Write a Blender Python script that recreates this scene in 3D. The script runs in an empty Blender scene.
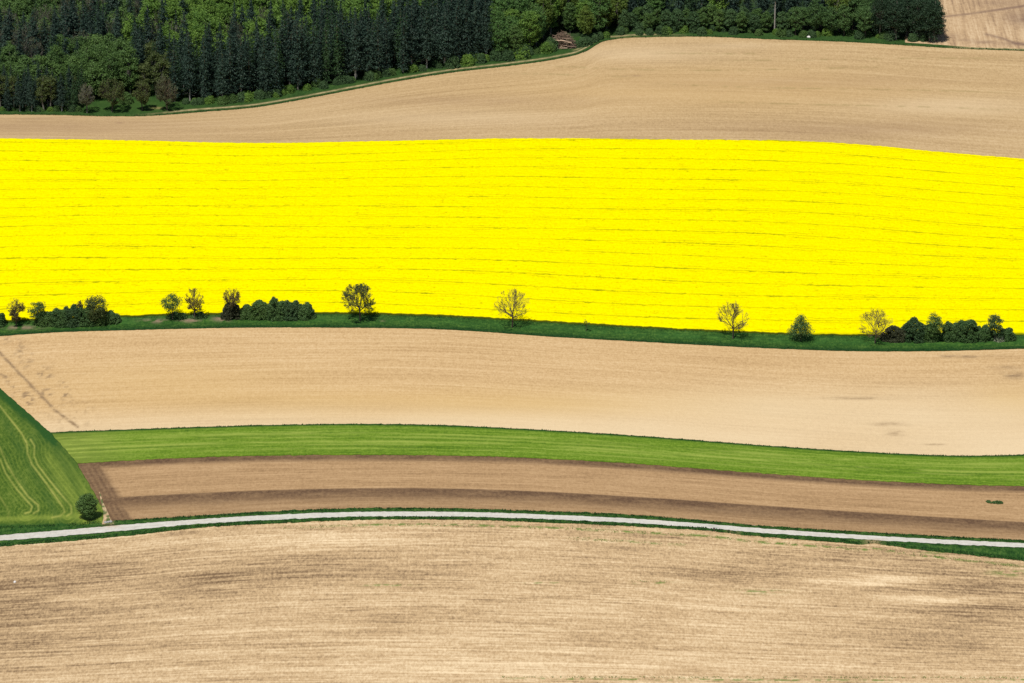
import bpy, math, random
import numpy as np

C = bpy.context.scene.collection
R = math.radians
W, H = 1024, 683

# ------------------------------------------------------------------ camera / terrain
PITCH, DIST, HALF_W = R(22.0), 1500.0, 169.0
F_PX = 512.0 / (HALF_W / DIST)
CAM = np.array([0.0, -DIST * math.cos(PITCH), DIST * math.sin(PITCH)])
FWD = np.array([0.0, math.cos(PITCH), -math.sin(PITCH)])
UP = np.array([0.0, math.sin(PITCH), math.cos(PITCH)])


def hgt(x, y):
    """gently rolling farmland"""
    x = np.asarray(x, float); y = np.asarray(y, float)
    return (2.6 * np.sin(x / 105.0 + 0.7) * np.cos(y / 150.0 + 0.4)
            + 1.9 * np.sin(y / 82.0 + x / 260.0 + 1.0)
            + 0.9 * np.sin(x / 47.0 - y / 95.0))


def unproj(px, py, off=0.0):
    """the spot on the land (at height off above it) that a point of the survey picture shows"""
    px = np.asarray(px, float); py = np.asarray(py, float)
    dx = (px - W / 2) / F_PX
    dv = (H / 2 - py) / F_PX
    d = np.stack([dx, FWD[1] + dv * UP[1], FWD[2] + dv * UP[2]], -1)
    t = -CAM[2] / d[..., 2]
    for _ in range(14):
        P = CAM + d * t[..., None]
        t = (hgt(P[..., 0], P[..., 1]) + off - CAM[2]) / d[..., 2]
    P = CAM + d * t[..., None]
    return P


def proj(P):
    r = P - CAM
    dep = r @ FWD
    return W / 2 + r[..., 0] / dep * F_PX, H / 2 - (r @ UP) / dep * F_PX, dep


def mpp(P):
    return float((np.asarray(P) - CAM) @ FWD) / F_PX


# ------------------------------------------------------------------ numpy noise
_tab = np.random.RandomState(11).rand(512, 512)


def vnoise(x, y, seed=0):
    x = np.asarray(x, float) + seed * 37.17; y = np.asarray(y, float) + seed * 91.73
    xi = np.floor(x).astype(int); yi = np.floor(y).astype(int)
    fx = x - xi; fy = y - yi
    fx = fx * fx * (3 - 2 * fx); fy = fy * fy * (3 - 2 * fy)
    a = _tab[xi % 512, yi % 512]; b = _tab[(xi + 1) % 512, yi % 512]
    c = _tab[xi % 512, (yi + 1) % 512]; d = _tab[(xi + 1) % 512, (yi + 1) % 512]
    return (a * (1 - fx) + b * fx) * (1 - fy) + (c * (1 - fx) + d * fx) * fy


def fbm(x, y, seed=0, o=3):
    s = 0; a = 1.0; n = 0
    for k in range(o):
        s = s + a * vnoise(x * 2 ** k, y * 2 ** k, seed + k * 5); n += a; a *= 0.55
    return s / n


def sstep(a, b, x):
    t = np.clip((x - a) / (b - a), 0, 1)
    return t * t * (3 - 2 * t)


def seg_dist(px, py, pts, yscale=1.0):
    """distance to a polyline; yscale makes up for the foreshortening"""
    best = np.full(np.shape(px), 1e9)
    for (x0, y0), (x1, y1) in zip(pts[:-1], pts[1:]):
        y0 *= yscale; y1 *= yscale
        vx, vy = x1 - x0, y1 - y0
        t = np.clip(((px - x0) * vx + (py * yscale - y0) * vy) / (vx * vx + vy * vy + 1e-9), 0, 1)
        best = np.minimum(best, np.hypot(px - x0 - t * vx, py * yscale - y0 - t * vy))
    return best


def blob(px, py, cx, cy, rx, ry):
    return np.exp(-(((px - cx) / rx) ** 2 + ((py - cy) / ry) ** 2))


def curve(pts):
    """smooth (pchip-like) curve through survey points, straight beyond its ends"""
    p = np.array(pts, float)
    x, y = p[:, 0], p[:, 1]
    h = np.diff(x); s = np.diff(y) / h
    m = np.empty(len(x)); m[0] = s[0]; m[-1] = s[-1]
    m[1:-1] = (s[:-1] * h[1:] + s[1:] * h[:-1]) / (h[1:] + h[:-1])
    lim_ = 2.2 * np.minimum(np.abs(s[:-1]), np.abs(s[1:])) + 0.012
    m[1:-1] = np.clip(m[1:-1], -lim_, lim_)

    def f(q):
        q = np.asarray(q, float)
        i = np.clip(np.searchsorted(x, q) - 1, 0, len(x) - 2)
        t = (q - x[i]) / h[i]
        tt = np.clip(t, 0, 1)
        r = ((2 * tt ** 3 - 3 * tt ** 2 + 1) * y[i] + (tt ** 3 - 2 * tt ** 2 + tt) * h[i] * m[i]
             + (-2 * tt ** 3 + 3 * tt ** 2) * y[i + 1] + (tt ** 3 - tt ** 2) * h[i] * m[i + 1])
        r = r + np.where(t < 0, (q - x[0]) * m[0] * 0.5, 0) + np.where(t > 1, (q - x[-1]) * m[-1] * 0.5, 0)
        return r
    return f


# ------------------------------------------------------------------ object helpers
def link(name, me, parent=None):
    o = bpy.data.objects.new(name, me); C.objects.link(o)
    if parent is not None:
        o.parent = parent
    return o


def tag(o, label=None, cat=None, group=None, kind=None):
    if label: o['label'] = label
    if cat: o['category'] = cat
    if group: o['group'] = group
    if kind: o['kind'] = kind
    return o


def mesh_np(name, V, Fq, mats, uv=None, attrs=None, mat_idx=None, smooth=True, face_attrs=None):
    """Fq: (n,k) array of faces with the same number of corners"""
    V = np.ascontiguousarray(V, dtype=np.float32); Fq = np.ascontiguousarray(Fq, dtype=np.int32)
    me = bpy.data.meshes.new(name)
    n, k = Fq.shape
    me.vertices.add(len(V)); me.vertices.foreach_set('co', V.ravel())
    me.loops.add(n * k); me.loops.foreach_set('vertex_index', Fq.ravel())
    me.polygons.add(n)
    me.polygons.foreach_set('loop_start', np.arange(0, n * k, k, dtype=np.int32))
    if mat_idx is not None:
        me.polygons.foreach_set('material_index', np.ascontiguousarray(mat_idx, dtype=np.int32))
    me.polygons.foreach_set('use_smooth', np.full(n, smooth))
    if uv is not None:
        l = me.uv_layers.new(name='uv')
        l.data.foreach_set('uv', np.ascontiguousarray(uv[Fq.ravel()], dtype=np.float32).ravel())
    for nm, a in (attrs or {}).items():
        at = me.attributes.new(nm, 'FLOAT', 'POINT')
        at.data.foreach_set('value', np.ascontiguousarray(a, dtype=np.float32).ravel())
    for nm, a in (face_attrs or {}).items():
        at = me.attributes.new(nm, 'FLOAT', 'FACE')
        at.data.foreach_set('value', np.ascontiguousarray(a, dtype=np.float32).ravel())
    for m in mats:
        me.materials.append(m)
    me.update(calc_edges=True)
    return me


def grid_faces(nr, nc):
    i = np.arange(nr * nc).reshape(nr, nc)
    return np.stack([i[1:, :-1], i[1:, 1:], i[:-1, 1:], i[:-1, :-1]], -1).reshape(-1, 4)


# ------------------------------------------------------------------ materials
class NT:
    def __init__(s, name):
        s.m = bpy.data.materials.new(name); s.m.use_nodes = True
        s.t = s.m.node_tree; s.b = s.t.nodes['Principled BSDF']
        s.out = s.t.nodes['Material Output']

    def n(s, typ, **kw):
        x = s.t.nodes.new(typ)
        for k, v in kw.items(): setattr(x, k, v)
        return x

    def l(s, a, b): s.t.links.new(a, b)

    def val(s, sock, v):
        if hasattr(v, 'is_output') or isinstance(v, bpy.types.NodeSocket): s.l(v, sock)
        else: sock.default_value = v

    def math(s, op, a, b=None, clamp=False):
        x = s.n('ShaderNodeMath', operation=op); x.use_clamp = clamp
        s.val(x.inputs[0], a)
        if b is not None: s.val(x.inputs[1], b)
        return x.outputs[0]

    def mapping(s, vec, scale, rot=0.0):
        x = s.n('ShaderNodeMapping'); s.l(vec, x.inputs['Vector'])
        x.inputs['Scale'].default_value = scale; x.inputs['Rotation'].default_value = (0, 0, rot)
        return x.outputs[0]

    def noise(s, vec, scale=(1, 1, 1), detail=3.0, rough=0.55, rot=0.0):
        x = s.n('ShaderNodeTexNoise'); s.l(s.mapping(vec, scale, rot), x.inputs['Vector'])
        x.inputs['Scale'].default_value = 1.0; x.inputs['Detail'].default_value = detail
        x.inputs['Roughness'].default_value = rough
        return x.outputs['Fac']

    def attr(s, name):
        return s.n('ShaderNodeAttribute', attribute_name=name).outputs['Fac']

    def mix(s, f, a, b):
        x = s.n('ShaderNodeMix', data_type='RGBA')
        s.val(x.inputs[0], f)
        for sk, v in ((x.inputs[6], a), (x.inputs[7], b)):
            if isinstance(v, tuple): sk.default_value = (*v[:3], 1)
            else: s.l(v, sk)
        return x.outputs[2]

    def ramp(s, f, stops):
        x = s.n('ShaderNodeValToRGB'); s.l(f, x.inputs[0])
        e = x.color_ramp.elements
        while len(e) < len(stops): e.new(0.5)
        for el, (p, c) in zip(e, stops):
            el.position = p; el.color = (*c, 1)
        return x.outputs[0]


def lin(r, g, b, k=1.0):
    f = lambda c: ((c / 255 + 0.055) / 1.055) ** 2.4 if c > 10 else c / 255 / 12.92
    return (f(r) * k, f(g) * k, f(b) * k)


def field_mat(name, cols, layers, extra=(), bump=0.25, rough=0.95, grain=0.8, lean=()):
    """cols: dark, mid, light.  layers: (weight, (su, sv), rot, detail) of noise in field metres (u along the drilling, v across).
    extra: (attribute, colour, noisy) blended in by a per-point attribute (wet soil, weeds, tracks...)"""
    k = NT(name)
    uv = k.n('ShaderNodeUVMap', uv_map='uv').outputs[0]
    tot = 0.5; bsum = None
    for i, (w, sc, rot, det) in enumerate(layers):
        f = k.noise(uv, (sc[0], sc[1], 1), det, 0.6, rot)
        c = k.math('MULTIPLY', k.math('SUBTRACT', f, 0.5), w * 1.35)
        tot = k.math('ADD', c, tot)
        bsum = f
    g1 = k.noise(uv, (1.5, 0.62, 1), 2, 0.7)
    g2 = k.noise(uv, (0.55, 0.30, 1), 2, 0.6)
    tot = k.math('ADD', tot, k.math('MULTIPLY', k.math('SUBTRACT', g1, 0.5), grain))
    tot = k.math('ADD', tot, k.math('MULTIPLY', k.math('SUBTRACT', g2, 0.5), grain * 0.5))
    for an, am in lean:
        tot = k.math('ADD', tot, k.math('MULTIPLY', k.attr(an), am))
    tot = k.math('ADD', tot, 0.0, True)
    col = k.ramp(tot, [(0.0, cols[0]), (0.5, cols[1]), (1.0, cols[2])])
    gn = k.noise(uv, (0.8, 0.6, 1), 4, 0.75)
    for an, c, noisy in extra:
        a = k.attr(an)
        if noisy > 0:
            a = k.math('MULTIPLY', a, k.math('ADD', k.math('MULTIPLY', k.math('SUBTRACT', gn, 0.5), noisy * 5), 1.0, False), True)
        col = k.mix(k.math('MINIMUM', k.math('MAXIMUM', a, 0.0), 1.0), col, c)
    k.l(col, k.b.inputs['Base Color'])
    k.b.inputs['Roughness'].default_value = rough
    k.b.inputs['Specular IOR Level'].default_value = 0.1
    if bump:
        b = k.n('ShaderNodeBump'); b.inputs['Strength'].default_value = bump
        b.inputs['Distance'].default_value = 0.35
        k.l(gn, b.inputs['Height']); k.l(b.outputs[0], k.b.inputs['Normal'])
    return k.m


def leaf_mat(name, dark, light, vary=0.35, trans=0.25):
    k = NT(name)
    fr = k.attr('rnd')
    ob = k.n('ShaderNodeObjectInfo').outputs['Random']
    f = k.math('ADD', k.math('MULTIPLY', fr, 1 - vary), k.math('MULTIPLY', ob, vary))
    col = k.mix(f, dark, light)
    k.l(col, k.b.inputs['Base Color'])
    k.b.inputs['Roughness'].default_value = 0.6
    k.b.inputs['Specular IOR Level'].default_value = 0.25
    if trans:
        tr = k.n('ShaderNodeBsdfTranslucent'); k.l(col, tr.inputs[0])
        mx = k.n('ShaderNodeMixShader'); mx.inputs[0].default_value = trans
        k.l(k.b.outputs[0], mx.inputs[1]); k.l(tr.outputs[0], mx.inputs[2])
        k.l(mx.outputs[0], k.out.inputs[0])
    return k.m


def bark_mat(name, a, b):
    k = NT(name)
    g = k.n('ShaderNodeTexCoord').outputs['Object']
    k.l(k.mix(k.noise(g, (2, 2, 0.6), 4), a, b), k.b.inputs['Base Color'])
    k.b.inputs['Roughness'].default_value = 0.9
    return k.m


# ------------------------------------------------------------------ the fields
X0, X1 = -330, 1354


def field(name, top, bot, mat, off=0.0, dx=2.0, rows=100, x0=X0, x1=X1, attrs=None, bump=None,
          jag=(0, 0), skirt=True, offs=None, seed=0, label=None, right=None, vlen=None):
    """a sheet of land between two boundary curves, draped over the terrain"""
    xs = np.arange(x0, x1 + 0.1, dx)
    nc = len(xs)
    jt = jag[0] * (fbm(xs / 5.0, xs * 0, seed + 1, 3) - 0.5) * 2
    jb = jag[1] * (fbm(xs / 5.0, xs * 0 + 9, seed + 2, 3) - 0.5) * 2
    o1, o2 = offs if offs else (off, off)
    if right is None:
        Tp = unproj(xs, top(xs) + jt, o1); Bp = unproj(xs, bot(xs) + jb, o2)
        t = np.linspace(0, 1, rows)[:, None, None]
        P = Tp[None] * (1 - t) + Bp[None] * t
    else:
        # right edge x = right(y): columns squeezed towards it
        tt = np.linspace(0, 1, rows)[:, None]
        s = np.linspace(0, 1, nc)[None]
        xg = x0 + s * (x1 - x0) + tt * 0
        for _ in range(12):
            yg = top(xg) * (1 - tt) + bot(xg) * tt
            xe = right(yg) + 2.2 * (fbm(yg / 2.5, yg * 0 + 3, 66, 3) - 0.5)
            xg = x0 + s * (xe - x0)
        yg = top(xg) * (1 - tt) + bot(xg) * tt
        P = unproj(xg, yg, off)
    L = vlen or float(np.mean(np.linalg.norm(P[-1] - P[0], axis=-1)))
    Vv = np.linspace(0, L, rows)[:, None] + np.zeros((1, nc))
    if right is not None:
        Vv = P[..., 1]
    Uu = P[..., 0]
    ax, ay, _d = proj(P)
    Z = hgt(P[..., 0], P[..., 1]) + off
    at = attrs(ax, ay, Uu, Vv, P) if attrs else {}
    if bump:
        Z = Z + bump(Uu, Vv, at, P)
    P = P.copy(); P[..., 2] = Z
    V = P.reshape(-1, 3); F = grid_faces(rows, nc)
    uv = np.stack([Uu, Vv], -1).reshape(-1, 2)
    A = {k: v.reshape(-1) for k, v in at.items()}
    if skirt:
        i = np.arange(rows * nc).reshape(rows, nc)
        loop = np.concatenate([i[0, :], i[1:, -1], i[-1, -2::-1], i[-2:0:-1, 0]])
        n = len(loop); base = len(V)
        lo = V[loop].copy(); lo[:, 2] = hgt(lo[:, 0], lo[:, 1]) - 0.5
        mid = V[loop].copy(); mid[:, 2] -= 0.3 * off
        V = np.vstack([V, mid, lo]); uv = np.vstack([uv, uv[loop], uv[loop]])
        j = np.arange(n); jn = (j + 1) % n
        F = np.vstack([F, np.stack([loop[j], loop[jn], base + jn, base + j], -1),
                       np.stack([base + j, base + jn, base + n + jn, base + n + j], -1)])
        for k in A:
            A[k] = np.concatenate([A[k], A[k][loop], A[k][loop]])
        A['side'] = np.concatenate([np.zeros(base), np.full(n, 0.85), np.ones(n)])
    o = link(name, mesh_np(name, V, F, [mat], uv, A))
    tag(o, kind='structure', label=label)
    return o


ROAD_T = curve([(0, 534.7), (64, 529.5), (128, 523.9), (200, 518.6), (280, 514), (360, 511.3), (440, 511.2), (520, 513), (600, 516.4), (650, 519.2), (715, 524.1), (750, 527), (840, 533), (900, 536.7), (1024, 542.7)])
ROAD_B = curve([(0, 541.2), (64, 536.4), (128, 530.6), (200, 524.2), (280, 520), (360, 517), (440, 517), (520, 518.6), (600, 522), (650, 524.6), (715, 529.2), (750, 532.4), (840, 538.4), (900, 542), (1024, 548.0)])
VN_T = curve([(0, 526.5), (64, 524), (100, 521.5), (128, 519.7), (200, 515.4), (280, 510.8), (360, 508), (440, 508.2), (520, 510.2), (650, 516.0), (715, 521.5), (750, 524.6), (840, 530.6), (900, 533.8), (1024, 540.2)])
VS_B = curve([(0, 546), (64, 541), (128, 535.2), (200, 527.2), (280, 522.8), (360, 519.4), (440, 519), (520, 521), (650, 527), (715, 531), (750, 535.2), (800, 539), (840, 542.0), (862, 543.8), (872, 543.0), (884, 544.2), (900, 546.7), (960, 553.5), (1024, 560.5)])
BROWN_T = curve([(40, 466), (78, 463.2), (128, 460), (200, 456.8), (280, 455), (360, 454.4), (440, 455), (520, 457), (650, 464.4), (750, 472), (830, 477.5), (900, 481.6), (960, 484.2), (1024, 485.8)])
BAND = curve([(78, 499.5), (115, 497), (200, 492.6), (280, 489.6), (360, 488), (440, 488.2), (520, 490.6), (650, 497.6), (750, 504.6), (800, 508), (900, 514.6), (1024, 522)])
STRIP_T = curve([(0, 436), (53, 432.2), (115, 429.8), (200, 426.8), (280, 424.6), (360, 423.8), (440, 425), (520, 428.6), (650, 436.6), (750, 444.2), (830, 449.8), (900, 453.6), (960, 455.6), (1024, 454.6)])
GRASS_B = curve([(0, 335.5), (60, 331.6), (120, 329.8), (200, 327.8), (260, 327), (320, 327), (440, 328.8), (560, 336.6), (660, 342.2), (780, 348.2), (860, 350.6), (930, 350.6), (1024, 348.2)])
RAPE_B = curve([(0, 320), (40, 317.6), (120, 315), (160, 313.4), (240, 312), (320, 311.4), (440, 314.2), (540, 319.6), (660, 326.6), (780, 331.8), (840, 333.2), (940, 333.6), (1024, 333)])
RAPE_T = curve([(0, 138.2), (128, 140.2), (256, 142.8), (384, 140.8), (512, 138.2), (640, 138.7), (768, 139.6), (870, 145), (940, 151.6), (1024, 158.7)])
UPPER_T = curve([(-60, 114), (0, 114.2), (60, 114.8), (110, 116), (150, 115.5), (200, 111.8), (256, 107), (300, 99.6), (350, 90), (400, 80.6), (456, 71.8), (500, 66.8), (560, 58), (578, 54), (588, 50), (600, 42.6), (612, 39.4), (656, 36.8), (700, 36.4), (774, 39.2), (850, 41.8), (900, 44.8), (950, 47.8), (1024, 50.6)])


def shift(f, d): return lambda x: f(x) + (d(x) if callable(d) else d)


EXP = 1.0
TAN_D, TAN_M, TAN_L = (0.36, 0.215, 0.10), (0.50, 0.325, 0.155), (0.60, 0.43, 0.235)

# --- near stubble field (bottom of the picture)
def near_attr(px, py, U, V, P):
    n = fbm(U / 26, V / 6.0, 3, 4); n2 = fbm(U / 60, V / 18, 8, 3); n3 = fbm(U / 9, V / 1.6, 18, 3)
    dark = 0.95 * blob(px, py, -10, 610, 85, 42) + 0.55 * blob(px, py, 150, 578, 150, 13) + 0.42 * blob(px, py, 300, 566, 130, 9)
    dark += 0.6 * blob(px, py, 960, 575, 75, 15) + 0.6 * blob(px, py, 985, 612, 60, 16) + 0.4 * blob(px, py, 760, 570, 110, 8)
    dark += 0.35 * blob(px, py, 860, 555, 70, 6) + 0.35 * blob(px, py, 900, 590, 90, 10) + 0.3 * blob(px, py, 120, 640, 120, 10)
    dark += 0.5 * blob(px, py, 195, 533, 30, 3)
    n3b = fbm(U / 14, V / 1.1, 19, 3)
    dark = 1.3 * dark * (0.35 + 1.3 * n) * (0.2 + 1.6 * n3b)
    pale = 1.3 * blob(px, py, 895, 579, 60, 5) + 1.3 * blob(px, py, 945, 597, 55, 4.5) + 0.5 * blob(px, py, 450, 660, 420, 22) * (0.4 + n2)
    pale += 0.45 * blob(px, py, 330, 540, 130, 8) + 0.3 * blob(px, py, 620, 600, 200, 12)
    pale = pale * (0.3 + 1.3 * n3)
    wline = np.exp(-((py - VS_B(px) - 5.5) / 1.1) ** 2) * sstep(270, 420, px) * (1 - 0.4 * sstep(930, 990, px))
    wline += 0.7 * np.exp(-((py - VS_B(px) - 15 - 4 * (n2 - .5)) / 1.0) ** 2) * sstep(560, 600, px) * (1 - sstep(660, 700, px))
    bl = 676.5 + (px - 512) * 0.0015
    wline += 0.9 * np.exp(-((py - bl) / 0.9) ** 2) * sstep(480, 560, px) * (1 - sstep(880, 900, px) * (1 - sstep(965, 985, px)))
    for cx, cy, rx, ry in ((642, 581, 6, 1.2), (655, 581, 16, .9), (545, 581.5, 18, .8), (385, 584, 22, .8), (320, 528, 2, 1.5), (760, 590, 20, 2), (1010, 572, 18, 3), (935, 552, 12, 1.5)):
        wline += 0.9 * blob(px, py, cx, cy, rx, ry)
    weed = wline * sstep(0.42, 0.62, fbm(U / 1.6, V / 0.9, 33, 2))
    return {'stain': np.clip(dark, 0, 1), 'pale': np.clip(pale, 0, 1), 'weed': np.clip(weed, 0, 1)}


m_near = field_mat('stubble_soil', ((0.185, 0.118, 0.064), (0.515, 0.360, 0.196), (0.78, 0.61, 0.385)),
                   [(0.55, (0.010, 0.22), -0.02, 4), (0.75, (0.03, 0.85), -0.03, 4), (0.55, (0.09, 1.0), 0.02, 3), (0.45, (0.02, 0.05), 0, 3)],
                   [('weed', (0.12, 0.20, 0.035), 0.5)], bump=0.6, grain=0.95, lean=(('stain', -0.31), ('pale', 0.40)))
VS_S = curve([(0, 541), (128, 531), (200, 523.5), (360, 516), (520, 518), (650, 523.5), (750, 530.5), (840, 536), (900, 540), (1024, 548)])
field('stubble_field', VS_S, lambda x: np.full_like(np.asarray(x, float), 800.0), m_near, 0.0, 1.5, 330, attrs=near_attr,
      bump=lambda U, V, a, P: 0.10 * (fbm(U / 3, V / 0.8, 71, 2) - 0.5))

# --- the pale road
def road_attr(px, py, U, V, P):
    w = 0.8 * blob(px, py, 711, 525.8, 4, 0.7) + 0.7 * blob(px, py, 716, 527.6, 3.5, 0.8)
    mud = 0.6 * blob(px, py, 110, 526, 10, 1.5) + 0.35 * blob(px, py, 876, 540, 8, 1.5)
    f = (py - ROAD_T(px)) / (ROAD_B(px) - ROAD_T(px))
    rut = 0.35 * np.exp(-((f - 0.5) / 0.13) ** 2) * fbm(U / 6, V * 2, 31, 3) + 0.6 * np.exp(-(f / 0.12) ** 2) * fbm(U / 2, V * 2, 32, 3) + 0.6 * np.exp(-((f - 1) / 0.12) ** 2) * fbm(U / 2, V * 2, 34, 3)
    return {'stain': w, 'mud': np.clip(mud + rut, 0, 1)}


m_road = field_mat('pale_asphalt', ((0.40, 0.385, 0.34), (0.55, 0.535, 0.485), (0.66, 0.645, 0.595)), [(0.8, (0.05, 2.2), 0, 3), (0.6, (0.6, 0.6), 0, 4)],
                   [('stain', (0.25, 0.30, 0.28), 0.2), ('mud', (0.5, 0.38, 0.26), 0.4)], bump=0.15, rough=0.9, grain=0.9)
field('road', shift(ROAD_T, -2.0), shift(ROAD_B, 2.0), m_road, 0.05, 2.0, 14, attrs=road_attr, skirt=False)

m_verge = field_mat('verge_grass', ((0.008, 0.034, 0.007), (0.026, 0.078, 0.014), (0.080, 0.150, 0.030)),
                    [(0.9, (0.35, 0.8), 0, 3), (0.6, (0.05, 0.3), 0, 3)], [('dry', (0.36, 0.26, 0.14), 0.5)], bump=0.9, grain=1.5)


def vs_attr(px, py, U, V, P):
    d = 0.75 * blob(px, py, 873, 541.5, 8, 4) + 0.5 * blob(px, py, 730, 531, 3, 3) + 0.3 * blob(px, py, 738, 532, 2.5, 3)
    return {'dry': d}


def rough_grass(amp, sc=0.9):
    return lambda U, V, a, P: amp * (fbm(P[..., 0] / sc, P[..., 1] / sc, 55, 2) - 0.4)


field('grass_verge', shift(VN_T, 0), ROAD_T, m_verge, 0.22, 1.2, 10, jag=(0.9, 0.55), bump=rough_grass(0.25), x0=X0, attrs=lambda px, py, U, V, P: {
    'dry': 0.8 * blob(px, py, 108, 522, 5, 3)})
field('grass_verge', shift(ROAD_B, -0.5), VS_B, m_verge, 0.20, 1.2, 10, jag=(0.6, 0.9), bump=rough_grass(0.25), attrs=vs_attr)

# --- ploughed brown field
def brown_attr(px, py, U, V, P):
    n = fbm(U / 8, V / 2.5, 4, 3)
    top = np.clip(1.9 - (py - BROWN_T(px)) / 4.2, 0, 1) * (0.85 + 0.5 * (n - .5))
    db = py - BAND(px)
    band = sstep(-0.5, 0.8, db) * (0.95 - 0.72 * sstep(2, 17, db)) * (0.8 + 0.5 * (n - .3))
    # headland at the left end
    le = 78 + (py - 463) * (34 / 57.0)
    head = (1 - sstep(16, 27, px - le + 6 * (n - .5))) * 0.85
    rows_ = 0.5 + 0.5 * np.sin((px - le) * 1.1)
    head = head * (0.75 + 0.25 * rows_)
    right = 0.25 * sstep(880, 1024, px) * (db < 0)
    return {'stain': np.clip(np.maximum(np.maximum(top, band), head) + 0 * right, 0, 1)}


m_brown = field_mat('ploughed_soil', ((0.25, 0.152, 0.074), (0.39, 0.248, 0.125), (0.50, 0.335, 0.180)),
                    [(0.7, (0.015, 0.35), 0, 3), (0.8, (0.06, 1.1), 0, 3), (0.55, (0.6, 1.5), 0, 4)], [('stain', (0.110, 0.065, 0.038), 0.25)], bump=0.35)
field('ploughed_field', shift(BROWN_T, -3), shift(VN_T, 3), m_brown, 0.0, 1.5, 130, x0=20, attrs=brown_attr)

# --- green strip of young grass
def strip_attr(px, py, U, V, P):
    n = fbm(U / 30, V / 3, 5, 3)
    e = np.exp(-((py - STRIP_T(px) - 0.6) / 1.3) ** 2)
    f = (py - STRIP_T(px)) / (BROWN_T(px) - STRIP_T(px))
    ln = np.zeros_like(px)
    for c, w, s in ((0.30, .05, .8), (0.42, .03, .6), (0.56, .04, .9), (0.66, .025, .7), (0.8, .03, .5), (.17, .02, .4)):
        ln += s * np.exp(-((f - c - 0.015 * np.sin(px / 130 + c * 9)) / w) ** 2)
    ln = ln * sstep(0.28, 0.62, fbm(U / 14, V / 2 + 3, 15, 3))
    ln += 0.6 * (1 - sstep(60, 170, px)) * fbm(U / 5, V / 1.5, 12, 3)
    md = (1 - sstep(62, 140, px - (py - 432) * 0.3 + 40 * (n - .5))) * 0.85
    return {'mead': np.clip(md, 0, 1), 'edge': e, 'lines': np.clip(ln, 0, 1)}


m_strip = field_mat('young_grass', ((0.042, 0.105, 0.008), (0.122, 0.212, 0.016), (0.245, 0.335, 0.052)),
                    [(0.9, (0.012, 0.5), 0, 3), (0.7, (0.05, 1.3), 0, 3), (0.5, (0.5, 1.2), 0, 4)],
                    [('mead', (0.088, 0.138, 0.018), 0.6), ('lines', (0.27, 0.34, 0.06), 0.3), ('edge', (0.018, 0.065, 0.012), 0.15)], bump=0.5)
field('grass_strip', STRIP_T, BROWN_T, m_strip, 0.22, 1.5, 60, x0=-40, jag=(0.5, 0.8), attrs=strip_attr, bump=rough_grass(0.12))

# --- the middle tan field
DIAG = [(-60, 300), (0, 352.5), (18, 372), (35, 389), (55, 410), (78, 427)]


def mid_attr(px, py, U, V, P):
    n = 0.5 * fbm(U / 4, P[..., 1] / 3.0, 6, 4) + 0.5 * fbm(U / 5, V / 0.9, 26, 3); n2 = fbm(U / 60, P[..., 1] / 30, 16, 3)
    nd = fbm(U / 3.0, P[..., 1] / 7.0, 28, 4); nf = fbm(U / 1.5, P[..., 1] / 2.0, 29, 3)
    d = seg_dist(px + 2.2 * (nd - 0.5), py, DIAG, 1.0)
    st = np.exp(-(d / (0.7 + 1.5 * nd)) ** 2) * 1.1 * sstep(0.02, 0.6, nf)
    st += 0.85 * np.exp(-((seg_dist(px, py, [(-20, 352), (12, 384), (30, 402)]) / 4.0) ** 2)) * sstep(0.50, 0.70, nf) * (0.3 + nd)
    st += 0.7 * np.exp(-((seg_dist(px, py, [(6, 338), (28, 358), (40, 372), (85, 415)]) / 8) ** 2)) * sstep(0.42, 0.72, nf) * sstep(0.35, 0.65, nd)
    st += 0.7 * blob(px, py, 45, 400, 42, 24) * sstep(0.55, 0.72, nf) * sstep(0.4, 0.7, nd)
    for cx, cy, rx, ry, a in ((890, 425, 14, 1.8, .55), (896, 434, 8, 3.2, .5), (935, 444.6, 9, .8, .6), (965, 357, 34, 1.6, .5), (1012, 376, 12, 4, .5), (1005, 368, 14, 2, .35), (860, 399, 40, 1.5, .3)):
        st += a * blob(px, py, cx, cy, rx, ry) * (0.15 + 1.9 * sstep(0.3, 0.7, n))
    f = (py - GRASS_B(px)) / (STRIP_T(px) - GRASS_B(px))
    pale = 0.6 * blob(px, py, 810, 412, 200, 26) + 0.5 * sstep(0.7, 1, f) + 0.35 * blob(px, py, 1000, 430, 120, 30)
    pale *= (0.45 + 1.0 * n2)
    warm = 0.55 * blob(px, py, 480, 405, 330, 16) + 0.55 * blob(px, py, 1010, 402, 40, 16) + 0.3 * blob(px, py, 180, 380, 160, 20)
    return {'stain': np.clip(st, 0, 1), 'pale': np.clip(pale, 0, 1), 'warm': np.clip(warm * (.5 + n2), 0, 1)}


m_mid = field_mat('sown_soil', ((0.385, 0.242, 0.110), (0.550, 0.374, 0.186), (0.67, 0.492, 0.28)),
                  [(0.55, (0.006, 0.12), 0, 3), (0.75, (0.02, 0.8), 0, 3), (0.35, (0.6, 1.5), 0, 4), (0.35, (0.012, 0.02), 0, 3)],
                  [('warm', (0.57, 0.385, 0.15), 0.0), ('pale', (0.70, 0.565, 0.365), 0.05), ('stain', (0.27, 0.18, 0.098), 0.4)], bump=0.25, grain=1.0)
field('sown_field', shift(GRASS_B, -5), shift(STRIP_T, 4), m_mid, 0.0, 1.5, 190, attrs=mid_attr)

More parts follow.
